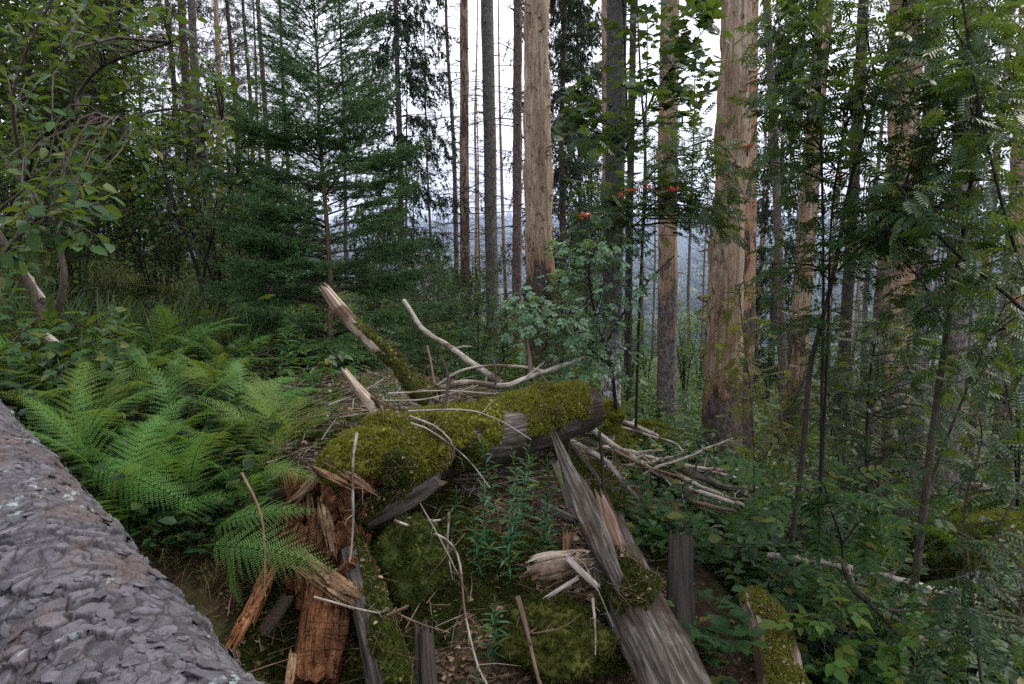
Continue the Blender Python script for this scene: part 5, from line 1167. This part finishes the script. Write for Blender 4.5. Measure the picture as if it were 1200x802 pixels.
# ---------------------------------------------------------------- shrubs and saplings with their own stems
leafy('pale_shrub', 'shrub with pale blue-green leaves behind the broken end of the mossy log', 'shrub',
      [[(722, 480, 4.6), (716, 430, 4.5), (700, 380, 4.4), (690, 320, 4.3), (700, 285, 4.3)], [(716, 430, 4.5), (680, 400, 4.2), (640, 370, 4.1), (610, 360, 4.0)], [(712, 400, 4.4), (735, 360, 4.5), (760, 330, 4.6), (790, 300, 4.6)]],
      [(600, 700, 345, 435, 3.7, 4.4, 60), (640, 760, 285, 360, 4.0, 4.7, 65), (690, 745, 350, 430, 4.0, 4.6, 34), (590, 640, 340, 380, 3.8, 4.2, 14), (700, 760, 400, 455, 4.2, 4.6, 14)], T_ELD, 'leaf_pale', .045, (.055, .10), [(.013, .006), (.008, .004), (.008, .004)], 'twig_dark')
leafy('rowan_sapling', 'rowan with orange-red berry clusters reaching in front of the birch trunk', 'tree',
      [[(745, 500, 5.6), (748, 400, 5.3), (752, 300, 5.1), (757, 200, 5.0), (750, 80, 5.0), (745, -40, 5.0)], [(752, 280, 5.1), (720, 240, 4.8), (690, 225, 4.7)], [(757, 210, 5.0), (790, 180, 4.8), (830, 165, 4.6)]],
      [(670, 800, 160, 250, 4.4, 5.4, 60), (680, 760, 230, 290, 4.4, 5.2, 34), (780, 870, 150, 240, 4.3, 5.2, 42), (790, 860, 230, 285, 4.2, 5, 22), (690, 830, 90, 160, 4.4, 5.6, 20)], T_ROW, 'leaf_rowan', .07, (.13, .19), [(.012, .006), (.007, .004), (.007, .004)], 'twig_dark',
      berries=[(685, 253, 4.3, 34, .020), (740, 223, 4.5, 26, .018), (759, 219, 4.5, 26, .018), (789, 222, 4.3, 34, .018), (728, 229, 4.4, 14, .015)])
leafy('maple_sapling', 'maple sapling with small dark lobed leaves high against the sky above the berries', 'tree',
      [[(735, 470, 6.6), (738, 300, 6.3), (735, 150, 6.1), (730, 0, 6.0), (725, -80, 6)], [(736, 170, 6.1), (780, 90, 5.7), (830, 30, 5.4)], [(735, 180, 6.1), (700, 130, 6), (660, 110, 5.9)]],
      [(655, 760, 95, 185, 5.4, 6.4, 44), (690, 800, -40, 100, 5.2, 6.6, 60), (790, 850, -20, 110, 5.0, 6.2, 50), (650, 700, 130, 170, 5.4, 5.9, 14), (800, 860, 100, 150, 5, 5.8, 16)], T_MAP, 'leaf_maple', .06, (.07, .11), [(.014, .007), (.008, .004), (.008, .004)], 'twig_dark', spread=1.2)
leafy('rowan_sapling', 'rowan with two thin black upright stems right of the thickest trunks', 'tree',
      [[(960, 640, 4.3), (963, 480, 4.2), (965, 330, 4.2), (962, 150, 4.1), (958, 0, 4.1), (955, -60, 4.1)], [(963, 560, 4.2), (970, 400, 4.2), (975, 250, 4.1), (995, 120, 4.0), (1015, 0, 4)]],
      [(885, 1010, -30, 110, 3.4, 4.8, 66), (880, 1030, 90, 220, 3.4, 4.8, 66), (900, 1040, 210, 330, 3.5, 4.7, 44), (890, 990, 330, 420, 3.6, 4.6, 16)], T_ROW, 'leaf_rowan', .065, (.13, .19), [(.010, .005), (.009, .005)], 'twig_dark', berries=[(876, 172, 4.0, 26, .018), (985, 206, 3.9, 28, .018)])
leafy('rowan_sapling', 'rowan with a thick grey-brown stem bending right, in front of the torn trunk', 'tree',
      [[(925, 660, 4.6), (942, 520, 4.4), (950, 430, 4.3), (975, 330, 4.2), (1000, 200, 4.0), (1045, 60, 3.8), (1080, -40, 3.7)], [(980, 320, 4.2), (1060, 230, 3.9), (1120, 120, 3.7), (1180, 30, 3.6)]],
      [(980, 1110, -30, 100, 3.0, 4.4, 36), (1000, 1120, 100, 230, 3.1, 4.3, 34), (1080, 1210, -30, 110, 2.9, 4.2, 70), (990, 1100, 220, 310, 3.2, 4.2, 30)], T_ROW, 'leaf_rowan', .065, (.13, .19), [(.020, .007), (.010, .004)], 'twig')
leafy('rowan_sapling', 'rowan forking low beside the long fallen branch, spreading over the right edge', 'tree',
      [[(1067, 720, 4.1), (1082, 600, 4.0), (1098, 470, 3.9), (1118, 340, 3.8), (1140, 200, 3.6), (1150, 60, 3.5), (1150, -50, 3.5)], [(1080, 600, 4.0), (1100, 540, 4.0), (1140, 440, 3.8), (1190, 330, 3.6)], [(1110, 390, 3.8), (1080, 330, 3.7), (1040, 290, 3.6)]],
      [(1080, 1210, 90, 220, 2.9, 4.0, 60), (1040, 1210, 210, 330, 2.9, 4.0, 62), (1060, 1210, 320, 450, 3.0, 4.2, 50), (1030, 1110, 330, 400, 3.3, 4.2, 10)], T_ROW, 'leaf_rowan', .065, (.13, .19), [(.026, .006), (.012, .004), (.008, .004)], 'twig', berries=[(1136, 116, 3.3, 22, .016)])
leafy('rowan_branch_sapling', 'rowan arching in from beyond the right edge on one long bare bough', 'tree',
      [[(1300, 560, 3.4), (1260, 440, 3.2), (1200, 365, 3.0), (1130, 305, 2.9), (1085, 260, 2.85), (1050, 215, 2.8)], [(1225, 395, 3.1), (1180, 260, 2.9), (1145, 110, 2.8), (1125, -20, 2.75)]],
      [(1040, 1150, 200, 280, 2.6, 3.0, 16), (1150, 1210, 280, 400, 2.6, 3.2, 12), (1120, 1210, 100, 300, 2.5, 3.1, 22), (1100, 1210, -20, 100, 2.5, 3.0, 18)], T_ROW, 'leaf_rowan', .065, (.12, .18), [(.011, .006), (.008, .004)], 'twig_dark')
leafy('autumn_sapling', 'sapling with yellowing small leaves right in front of the thickest bare trunk', 'tree',
      [[(882, 650, 4.9), (884, 560, 4.8), (880, 470, 4.7), (872, 400, 4.6), (866, 340, 4.5)], [(884, 560, 4.8), (915, 500, 4.6), (945, 440, 4.5), (960, 400, 4.4)]],
      [(835, 900, 330, 440, 4.2, 4.9, 24), (850, 960, 430, 520, 4.2, 5.0, 34), (870, 990, 500, 590, 4.2, 5.0, 24)], T_ROW, 'leaf_autumn', .07, (.11, .16), [(.007, .003), (.006, .003)], 'twig')
leafy('ash_sapling', 'leaning sapling with fans of paired leaflets over the long fallen branch', 'tree',
      [[(1075, 770, 3.0), (1030, 720, 3.1), (992, 680, 3.2), (985, 630, 3.2), (970, 590, 3.2)], [(985, 640, 3.2), (1010, 610, 3.2), (1040, 600, 3.2)]],
      [(900, 1000, 545, 620, 2.9, 3.4, 13), (990, 1050, 570, 630, 2.9, 3.4, 11), (930, 1080, 640, 730, 2.8, 3.3, 12)], T_ASH, 'leaf', .09, (.16, .24), [(.008, .004), (.005, .003)], 'twig_dark')
leafy('rowan_seedling', 'low rowan with wide leaf fans in the right corner before the brown fallen log', 'tree',
      [[(1150, 800, 2.9), (1140, 700, 2.9), (1130, 600, 3.0), (1150, 520, 3.0)], [(1138, 680, 2.9), (1180, 600, 2.9), (1215, 540, 2.9)]],
      [(1080, 1210, 480, 560, 2.7, 3.2, 16), (1090, 1210, 560, 660, 2.6, 3.1, 20), (1060, 1200, 660, 790, 2.5, 3.0, 22)], T_ROW, 'leaf_dark', .085, (.13, .18), [(.008, .004), (.006, .003)], 'twig')
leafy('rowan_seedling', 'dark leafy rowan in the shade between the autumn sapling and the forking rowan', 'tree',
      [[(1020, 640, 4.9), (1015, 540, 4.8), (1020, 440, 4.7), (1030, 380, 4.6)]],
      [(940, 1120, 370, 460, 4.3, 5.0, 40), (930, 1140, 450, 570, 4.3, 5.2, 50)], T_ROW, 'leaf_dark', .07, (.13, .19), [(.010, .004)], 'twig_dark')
# left side
leafy('elder_shrub', 'dark shrub with two leaning grey stems at the left edge, large leaves above', 'shrub',
      [[(50, 375, 3.9), (35, 340, 3.9), (5, 290, 3.8), (-30, 240, 3.7)], [(64, 372, 4.1), (75, 330, 4.1), (70, 290, 4.1), (62, 260, 4.0), (30, 215, 3.9)], [(30, 215, 3.9), (45, 165, 3.6), (88, 137, 3.4), (92, 110, 3.4), (125, 75, 3.3), (200, 50, 3.2)], [(88, 137, 3.4), (140, 140, 3.4), (200, 128, 3.5), (260, 140, 3.5)], [(30, 215, 3.9), (15, 120, 3.6), (40, 40, 3.5), (80, -30, 3.5)]],
      [(-10, 100, -20, 60, 2.6, 3.8, 40), (60, 190, -20, 50, 2.7, 3.6, 34), (150, 290, 20, 110, 2.9, 3.6, 26), (-10, 60, 60, 200, 3.0, 4.4, 34), (90, 280, 100, 190, 3.0, 3.8, 22), (-10, 90, 205, 300, 2.5, 3.4, 22)], T_OV, 'leaf', .048, (.045, .08), [(.035, .03), (.022, .014), (.016, .006), (.010, .004), (.012, .005)], 'twig', first=.45)
leafy('broad_leaved_shrub', 'shrub with fresh green oval leaves left of the young spruce, forked dark stems', 'shrub',
      [[(238, 365, 5.6), (235, 330, 5.6), (222, 290, 5.5), (205, 240, 5.4), (190, 190, 5.3)], [(236, 340, 5.6), (245, 290, 5.5), (262, 240, 5.5), (280, 200, 5.4)], [(222, 290, 5.5), (240, 240, 5.5), (235, 180, 5.4), (240, 120, 5.4)]],
      [(150, 310, 135, 215, 4.8, 6.0, 70), (130, 310, 205, 290, 4.8, 6.0, 80), (200, 320, 100, 160, 5, 5.8, 30)], T_OVW, 'leaf', .042, (.042, .075), [(.022, .008), (.014, .006), (.012, .005)], 'twig_dark', first=.4)
leafy('broad_leaved_shrub', 'shrub with round pale leaves at the left edge, before the leaning stems', 'shrub',
      [[(-40, 420, 2.8), (-20, 340, 2.7), (10, 290, 2.6), (50, 250, 2.6)], [(-20, 340, 2.7), (-10, 260, 2.7), (30, 220, 2.7)]],
      [(-10, 130, 215, 290, 2.3, 2.8, 34), (-10, 60, 280, 330, 2.4, 2.8, 10)], T_OVW, 'leaf', .05, (.05, .08), [(.010, .005), (.008, .004)], 'twig', first=.4)
leafy('bramble', 'bramble with dark three-part leaves above the bark log at the far left', 'shrub',
      [[(20, 450, 3.3), (60, 420, 3.3), (110, 400, 3.4), (150, 395, 3.5)], [(20, 450, 3.3), (10, 410, 3.4), (40, 375, 3.5)]],
      [(-10, 160, 375, 440, 3.0, 3.8, 46), (-10, 90, 430, 480, 2.9, 3.4, 22), (60, 130, 440, 500, 2.8, 3.3, 10)], T_TRI, 'leaf', .06, (.09, .14), [(.006, .003), (.006, .003)], 'twig', first=.3)
leafy('bramble', 'bramble with mid-green leaves under the young spruce, right of the fern patch', 'shrub',
      [[(300, 450, 4.2), (330, 425, 4.2), (290, 410, 4.4)], [(330, 440, 4.2), (370, 430, 4.2)]],
      [(265, 400, 395, 470, 3.8, 4.8, 44)], T_TRI, 'leaf', .06, (.09, .14), [(.006, .003), (.006, .003)], 'twig', first=.3)
leafy('bramble', 'bramble with yellow-edged leaves low at the bottom right, beside the mossy birch log', 'shrub',
      [[(940, 770, 3.2), (960, 740, 3.2), (1000, 730, 3.1)], [(940, 770, 3.2), (980, 780, 3.0), (1040, 780, 3)]],
      [(925, 1060, 700, 800, 2.7, 3.3, 30)], T_TRI, 'leaf_bright', .07, (.09, .14), [(.005, .003), (.005, .003)], 'twig', first=.3)
# ---------------------------------------------------------------- background bushes (copied) and the uncountable undergrowth
def bush_proto(name, h, w_, n, tm, lm, size, seed, stems=5, bark='twig_dark'):
    global rng
    keep = rng; rng = np.random.default_rng(seed); root = empty(name, (0, 0, 0)); wood, fol = MB(), MB(); A, E = [], []
    for k in range(stems):
        a = U(0, 6.28); lean = U(.1, .5) * w_; tip = np.array([math.cos(a) * lean, math.sin(a) * lean, h * U(.75, 1)]); p = smooth_path(np.array([[0, 0, -.1], tip * [.3, .3, .4], tip * [.8, .8, .75], tip]), 20); add_tube(wood, p, np.linspace(.012 * h / 2, .004, 20), 6)
        for j in range(n // stems):
            i = rng.integers(4, 20); A.append(p[i]); E.append(p[i] + rdir(1, -.2, .9)[0] * U(.3, 1) * w_ * .62 * (1.15 - i / 30))
    leaf_shoots(A, E, size[0] * .62, size, tm, wood, fol, .2, .1); wood.build('trunk', M[bark], root); fol.build('crown', M[lm], root); rng = keep; return root
BP = {'green': bush_proto('hazel_bush', 2.2, 1.3, 150, T_SM, 'leaf', (.06, .10), 101), 'bright': bush_proto('birch_bush', 2.6, 1.3, 150, T_SM, 'leaf_bright', (.045, .075), 102),
      'dark': bush_proto('beech_bush', 3.0, 1.6, 190, T_SM, 'leaf_dark', (.06, .10), 103), 'rowan': bush_proto('rowan_bush', 2.4, 1.2, 70, T_ROW, 'leaf_rowan', (.14, .2), 104),
      'tall': bush_proto('young_beech', 6.0, 2.6, 380, T_SM, 'leaf_dark', (.07, .12), 105, 7)}
bseen = set()
def bush(k, px, d, s, lab):
    dr = ray(px, 380); x, y = dr[0] * d, dr[1] * d; z = h1(x, y)
    if k in bseen: o = dup(BP[k], (x, y, z), U(0, 6.28), s)
    else: bseen.add(k); o = BP[k]; o.location = (x, y, z); o.scale = (s,) * 3
    tag(o, lab, 'tree' if k == 'tall' else 'bush', 'understorey bushes')
NM = {'green': 'mid-green bush', 'bright': 'bright yellow-green bush', 'dark': 'dark green bush', 'rowan': 'feathery-leaved bush', 'tall': 'tall dark leafy young tree'}
bl = [('tall', -10, 8, 1, 'at the left edge behind the large-leaved shrub'), ('tall', 60, 10, 1, 'behind the two leaning grey stems'), ('dark', 120, 8.5, 1.1, 'behind the dry grass, left part'), ('green', 165, 8, 1, 'behind the dry grass, right part'), ('dark', 300, 10, 1, 'behind the oval-leaved shrub, left of the young spruce'), ('bright', 255, 9, .8, 'low behind the forked dark stems'),
      ('green', 200, 12, 1.1, 'far behind the oval-leaved shrub'), ('green', 345, 12, 1.2, 'behind the young spruce on its left'), ('dark', 440, 10, .8, 'behind the young spruce on its right'), ('green', 470, 13, .9, 'left of the slender reddish trunk'), ('bright', 520, 18, .7, 'far off between young spruce and reddish trunk'),
      ('dark', 545, 10, .6, 'at the foot of the slender reddish trunk'), ('green', 590, 9, .55, 'at the foot of the grey-green trunk'), ('rowan', 560, 8, .6, 'low before the grey-green trunk'), ('green', 660, 10, .8, 'right of the thick bare pale trunk'), ('dark', 690, 13, .9, 'behind the pale shrub'), ('bright', 740, 12, .6, 'right of the birch trunk'),
      ('bright', 760, 15, .7, 'in the sunny gap left of the patchy trunk'), ('bright', 805, 12, .8, 'low in the sunny gap right of the patchy trunk'), ('bright', 822, 17, 1.0, 'far in the sunny gap right of the patchy trunk'), ('bright', 800, 22, 1.0, 'furthest in the gap before the blue hills'), ('bright', 900, 16, .6, 'behind the pair of thickest trunks'),
      ('green', 940, 12, .8, 'behind the pale orange trunk'), ('dark', 985, 11, .8, 'behind the dark slender trunk'), ('rowan', 1000, 8, .8, 'below the torn trunk'), ('dark', 1050, 13, 1, 'behind the torn trunk'), ('rowan', 1130, 10, .9, 'at the foot of the tall grey trunk'), ('green', 1190, 13, 1.1, 'in the clearing at the right edge'),
      ('dark', 1215, 9, 1, 'at the right edge beyond the rowans'), ('rowan', 930, 9, .5, 'low behind the yellowing sapling'), ('green', 30, 6.2, .7, 'just behind the leaning stems'), ('dark', 100, 6.8, .55, 'left of the dry grass tussock'), ('dark', 380, 7.5, .4, 'low under the young spruce'), ('green', 430, 7, .4, 'low right below the young spruce'),
      ('rowan', 505, 6.5, .45, 'behind the sticks over the mossy log'), ('green', 720, 20, .8, 'far beyond the birch trunk'), ('bright', 560, 24, .8, 'far beyond the grey-green trunk'), ('green', 640, 20, .8, 'far beyond the thick bare pale trunk'), ('bright', 480, 26, .8, 'far beyond the young spruce top'), ('dark', 85, 7.4, .9, 'close behind the dry grass at its left end'), ('green', 130, 7.6, .85, 'close behind the middle of the dry grass'), ('dark', 205, 8, .95, 'between the dry grass and the oval-leaved shrub'), ('green', 290, 8, .8, 'tucked in just left of the young spruce'), ('dark', 15, 7, 1, 'behind the purple-flowered herb at the left edge'), ('tall', 150, 13, 1, 'far behind the middle of the dry grass'), ('dark', 330, 9, .8, 'behind the left branches of the young spruce'), ('dark', 95, 5.6, .5, 'low before the dry grass, beside the leaning stems'), ('dark', 185, 5.8, .45, 'low before the right end of the dry grass'), ('dark', 270, 6.2, .5, 'low at the foot of the forked dark stems'), ('tall', 95, 8.5, .9, 'behind the arching dark bough at the left')]
for k, px, d, s, wh in bl: bush(k, px, d, s, NM[k] + ' ' + wh)

def scatter_polar(n, a0, a1, r0, r1, keep=None):
    a = np.radians(U(a0, a1, n)); r = np.exp(U(math.log(r0), math.log(r1), n)); x, y = r * np.sin(a), r * np.cos(a)
    if keep is not None:
        k = keep(x, y, r); x, y = x[k], y[k]
    return np.column_stack([x, y, H(x, y)])
_seg = [PL(s) for s in ([(815, 632, 4.4), (860, 645, 4.4), (940, 655, 4.5), (1010, 668, 4.6), (1117, 697, 4.8)], [(885, 705, 3.1), (905, 745, 2.95), (915, 790, 2.8)], [(780, 550, 4.5), (870, 585, 4.5)], [(1080, 650, 5.3), (1130, 660, 5.3)], [(1065, 728, 4.6), (1200, 740, 4.6)])]
_open = np.vstack([(lambda p: np.vstack([p * (1 - k / np.linalg.norm(p, axis=1))[:, None] for k in (0, .14, .28, .42, .56)]))(smooth_path(s, 24)) for s in _seg])[:, :2]
def cleared(x, y, r):
    """away from the moss bank and the logs in the middle; thinner by noise"""
    ang = np.degrees(np.arctan2(x, y)); bank = (ang > -21) & (ang < 11.5) & (r < 4.6)
    log_ = (ang < -22) & (r < 2.5) & (r > 0)
    near = np.zeros(len(x), bool)
    for q in _open: near |= (x - q[0]) ** 2 + (y - q[1]) ** 2 < .013
    return ~(bank | log_ | near) & (fbm(np.column_stack([x, y]) * 1.1, 3, 88) > -.32)
def stuff(name, mb, m): tag(mb.build(name, M[m]), kind='stuff')
def cover(name, n, a0, a1, r0, r1, tm, lm, size, hgt, per, keep=cleared, lean=.5):
    B = scatter_polar(n, a0, a1, r0, r1, keep); N = len(B); O = np.repeat(B, per, 0); k = len(O); r = np.hypot(O[:, 0], O[:, 1]); sc_ = np.clip(r / 7, 1, 2.2)
    dd = rdir(k, -.1, .35); up = U(.15, 1, k) * hgt * np.repeat(U(.5, 1.2, N), per); O = O + np.column_stack([dd[:, 0] * up * lean, dd[:, 1] * up * lean, up])
    mb = MB(); place(mb, tm, O, dd + [0, 0, .12], np.tile([0, 0, 1.], (k, 1)) + rng.normal(0, .25, (k, 3)), U(size[0], size[1], k) * sc_)
    st = np.stack([np.repeat(B, per, 0), (np.repeat(B, per, 0) + O) / 2 + [0, 0, .01], O], 1)[::2]; twigs(mb, st, np.full(st.shape[:2], .0012), 3); stuff(name, mb, lm)
cover('ground_cover', 3200, 11, 46, 2.6, 9, T_OVW, 'leaf', (.05, .085), .26, 9)
cover('ground_cover', 900, 12, 46, 2.6, 8, T_TRI, 'leaf_dark', (.09, .14), .30, 6)
cover('ground_cover', 1700, -46, -10, 2.6, 9, T_OVW, 'leaf_dark', (.045, .075), .24, 8)
cover('undergrowth', 3800, -44, 44, 6, 40, T_SM, 'leaf', (.05, .08), .42, 11)
cover('undergrowth', 2200, -20, 30, 8, 40, T_SM, 'leaf_bright', (.04, .07), .5, 10)
cover('undergrowth', 500, -44, 44, 4.6, 20, T_ASH, 'leaf_rowan', (.12, .18), .5, 5)
cover('wood_sorrel', 160, -20, 12, 2.3, 3.2, T_TRI, 'leaf_bright', (.018, .03), .03, 3, lambda x, y, r: fbm(np.column_stack([x, y]) * 2.5, 2, 5) > .12)
# grass
def grass(name, n, a0, a1, r0, r1, hgt, m, keep=None, wd=.0035, lean=.7, centre=None):
    B = scatter_polar(n, a0, a1, r0, r1, keep) if centre is None else centre; N = len(B); a = U(0, 6.28, N); l = hgt * U(.5, 1.15, N); d = np.stack([np.cos(a), np.sin(a), 0 * a], 1); w_ = np.stack([-np.sin(a), np.cos(a), 0 * a], 1)
    V = []; 
    for u in (0, .35, .7, 1):
        c = B + np.array([0, 0, 1]) * (l * (u - .38 * u ** 3))[:, None] + d * (l * lean * u ** 2 * .8)[:, None]; ww = w_ * (wd * (1 - u ** 1.5) * np.clip(np.hypot(B[:, 0], B[:, 1]) / 4, 1, 3))[:, None]; V += [c - ww, c + ww]
    V = np.stack(V, 1); b0 = (np.arange(N) * 8)[:, None, None]; q = np.array([[0, 1, 3, 2], [2, 3, 5, 4], [4, 5, 7, 6]])[None] + b0; mb = MB().add(V.reshape(-1, 3), q=q.reshape(-1, 4)); stuff(name, mb, m)
grass('grass', 5200, -42, -20, 4.6, 8.5, .75, 'grass', lambda x, y, r: fbm(np.column_stack([x, y]) * .9, 3, 8) > -.15)
grass('grass', 5000, -44, 44, 3.2, 30, .35, 'grass', cleared)
c0 = P(150, 345, 6.2); tc_ = np.column_stack([c0[0] + rng.normal(0, .38, 1000), c0[1] + rng.normal(0, .3, 1000)]); grass('dry_grass', 0, 0, 0, 0, 0, .72, 'grass_dry', centre=np.column_stack([tc_, H(tc_[:, 0], tc_[:, 1])]), wd=.0020, lean=1.1)
c0 = P(262, 660, 2.55); tc_ = np.column_stack([c0[0] + rng.normal(0, .12, 420), c0[1] + rng.normal(0, .10, 420)]); grass('dry_grass', 0, 0, 0, 0, 0, .22, 'grass_dry', centre=np.column_stack([tc_, H(tc_[:, 0], tc_[:, 1])]), wd=.0012, lean=1.3)
# leaf litter, needles and bits of wood
def litter(n, a0, a1, r0, r1, keep=None):
    B = scatter_polar(n, a0, a1, r0, r1, keep); N = len(B); mb = MB(); place(mb, T_OVW, B + [0, 0, .006], rdir(N, -.3, .4), np.tile([0, 0, 1.], (N, 1)) + rng.normal(0, .5, (N, 3)), U(.014, .038, N) * np.clip(np.hypot(B[:, 0], B[:, 1]) / 5, 1, 2)); stuff('leaf_litter', mb, 'litter')
def on_moss():
    Pm = np.vstack([p for p, n in MOSS]); Nm = np.vstack([n for p, n in MOSS]); up = Nm[:, 2] > .25; Pm, Nm = Pm[up], Nm[up]; i = rng.integers(0, len(Pm), 1500)
    i = i[fbm(Pm[i] * 6, 3, 12) > -.05]; N = len(i); mb = MB(); place(mb, T_OVW, Pm[i] + Nm[i] * .010, norm(rdir(N, -.2, .3)), Nm[i] + rng.normal(0, .4, (N, 3)), U(.006, .020, N)); stuff('leaf_litter', mb, 'litter')
    j = rng.integers(0, len(Pm), 420); N = len(j); B = Pm[j] + Nm[j] * .012; d = norm(np.cross(Nm[j], rdir(N)) + Nm[j] * .1) * U(.015, .07, N)[:, None]; mb = MB(); twigs(mb, np.stack([B - d, B + Nm[j] * .003, B + d], 1), np.full((N, 3), .0010), 3); stuff('twig_litter', mb, 'stick_brown')
on_moss()
litter(9000, -24, 14, 2.0, 5.5); litter(6000, -46, 46, 2.5, 16)
def bits(n, a0, a1, r0, r1, L, m, name='twig_litter', keep=None):
    B = scatter_polar(n, a0, a1, r0, r1, keep) + [0, 0, .008]; N = len(B); d = rdir(N, -.12, .2) * (U(L[0], L[1], N))[:, None]; mb = MB(); twigs(mb, np.stack([B, B + d * .5 + rng.normal(0, .006, (N, 3)), B + d], 1), np.stack([U(.001, .0035, N)] * 3, 1) * [1, .9, .5], 4); stuff(name, mb, m)
bits(4500, -24, 14, 2.0, 5.0, (.01, .05), 'stick_brown'); bits(1700, -24, 14, 2.0, 5.5, (.04, .25), 'stick_brown'); bits(500, -22, -2, 2.9, 4.4, (.15, .5), 'stick'); bits(900, 2, 46, 4, 12, (.1, .6), 'stick')
# moss creeping over the bank
def ground_moss(n, a0, a1, r0, r1, thr, lm, size, sd=5):
    B = scatter_polar(n, a0, a1, r0, r1); f = fbm(B[:, :2] * 2.3, 4, sd) ; B = B[f > thr]; e = .01
    gx = (H(B[:, 0] + e, B[:, 1]) - B[:, 2]) / e; gy = (H(B[:, 0], B[:, 1] + e) - B[:, 2]) / e; Nn = norm(np.column_stack([-gx, -gy, np.ones(len(B))])); B = B + Nn * (.008 * (1 + fbm(B * 12, 2, 9)))[:, None]
    mb = MB(); N = len(B); tv = np.array([[-.1, -.26, 0], [-.1, .26, 0], [1, 0, 0]])
    for k in range(3): place(mb, (tv, None, np.array([[0, 1, 2]])), B + rng.normal(0, .003, B.shape), norm(Nn + rng.normal(0, .7, B.shape)), rdir(N), U(size[0], size[1], N))
    stuff('moss', mb, lm)
ground_moss(150000, -23, 13, 2.0, 4.2, .02, 'moss_dark', (.008, .018)); ground_moss(60000, -4, 46, 4, 14, .05, 'moss', (.015, .035), 7)

# ---------------------------------------------------------------- forest across the valley (one mass) and the air
def far_forest():
    mb = MB(); a = np.radians(U(-42, 42, 30000)); r = np.exp(U(math.log(190), math.log(4200), 30000)); x, y = r * np.sin(a), r * np.cos(a); mead = fbm(np.column_stack([x, y]) / 420, 3, 91); k = (mead < .38) | (r < 300); x, y, r = x[k], y[k], r[k]
    z = H(x, y); s = U(.7, 1.3, len(x)) * np.clip(r / 500, 1, 2.6); con = rng.random(len(x)) < np.where(r < 400, .35, .75)
    t6 = np.linspace(0, 2 * np.pi, 7)[:-1]
    def ring(rad, zz, j): return np.column_stack([np.cos(t6 + j) * rad, np.sin(t6 + j) * rad, np.full(6, zz)])
    cv = np.vstack([ring(3.0, 1.5, 0), ring(2.0, 7, .5), ring(1.0, 12, 0), [[0, 0, 17]]]); rv = np.vstack([ring(1.5, 1.5, 0), ring(4.2, 5, .5), ring(3.6, 9, 0), [[0, 0, 12]]])
    i = np.arange(6); kq = (i + 1) % 6; q = np.vstack([np.stack([i, kq, kq + 6, i + 6], 1), np.stack([i + 6, kq + 6, kq + 12, i + 12], 1)]); t = np.stack([i + 12, kq + 12, np.full(6, 18)], 1)
    for sel, tv, nm in ((con, cv, 'needle'), (~con, rv, 'leaf')):
        m_ = MB(); n = int(sel.sum()); aa = U(0, 6.28, n); place(m_, (tv, q, t), np.column_stack([x, y, z])[sel], np.stack([np.cos(aa), np.sin(aa), 0 * aa], 1), np.tile([0, 0, 1.], (n, 1)), s[sel]); v = m_.v[0]; m_.v[0] = v + np.stack([fbm(v / 1.7, 2, 5 + c) for c in range(3)], 1) * 1.3
        stuff('distant_forest', m_, nm)
far_forest()
def haze():
    x0, x1, y0, y1, z0, z1 = -7100, 7100, -7100, 7100, -330, 480
    v = np.array([[x, y, z] for x in (x0, x1) for y in (y0, y1) for z in (z0, z1)]); q = np.array([[0, 1, 3, 2], [4, 6, 7, 5], [0, 4, 5, 1], [2, 3, 7, 6], [0, 2, 6, 4], [1, 5, 7, 3]])
    m = bpy.data.materials.new('haze'); m.use_nodes = True; t = m.node_tree; t.nodes.clear(); o = t.nodes.new('ShaderNodeOutputMaterial'); p = t.nodes.new('ShaderNodeVolumePrincipled'); p.inputs['Color'].default_value = (.60, .72, 1, 1); p.inputs['Density'].default_value = HAZE; p.inputs['Anisotropy'].default_value = .2
    t.links.new(p.outputs[0], o.inputs['Volume']); mb = MB().add(v, q=q); tag(mb.build('haze', m, smooth=False), kind='stuff')
HAZE = 2.2e-4
haze()
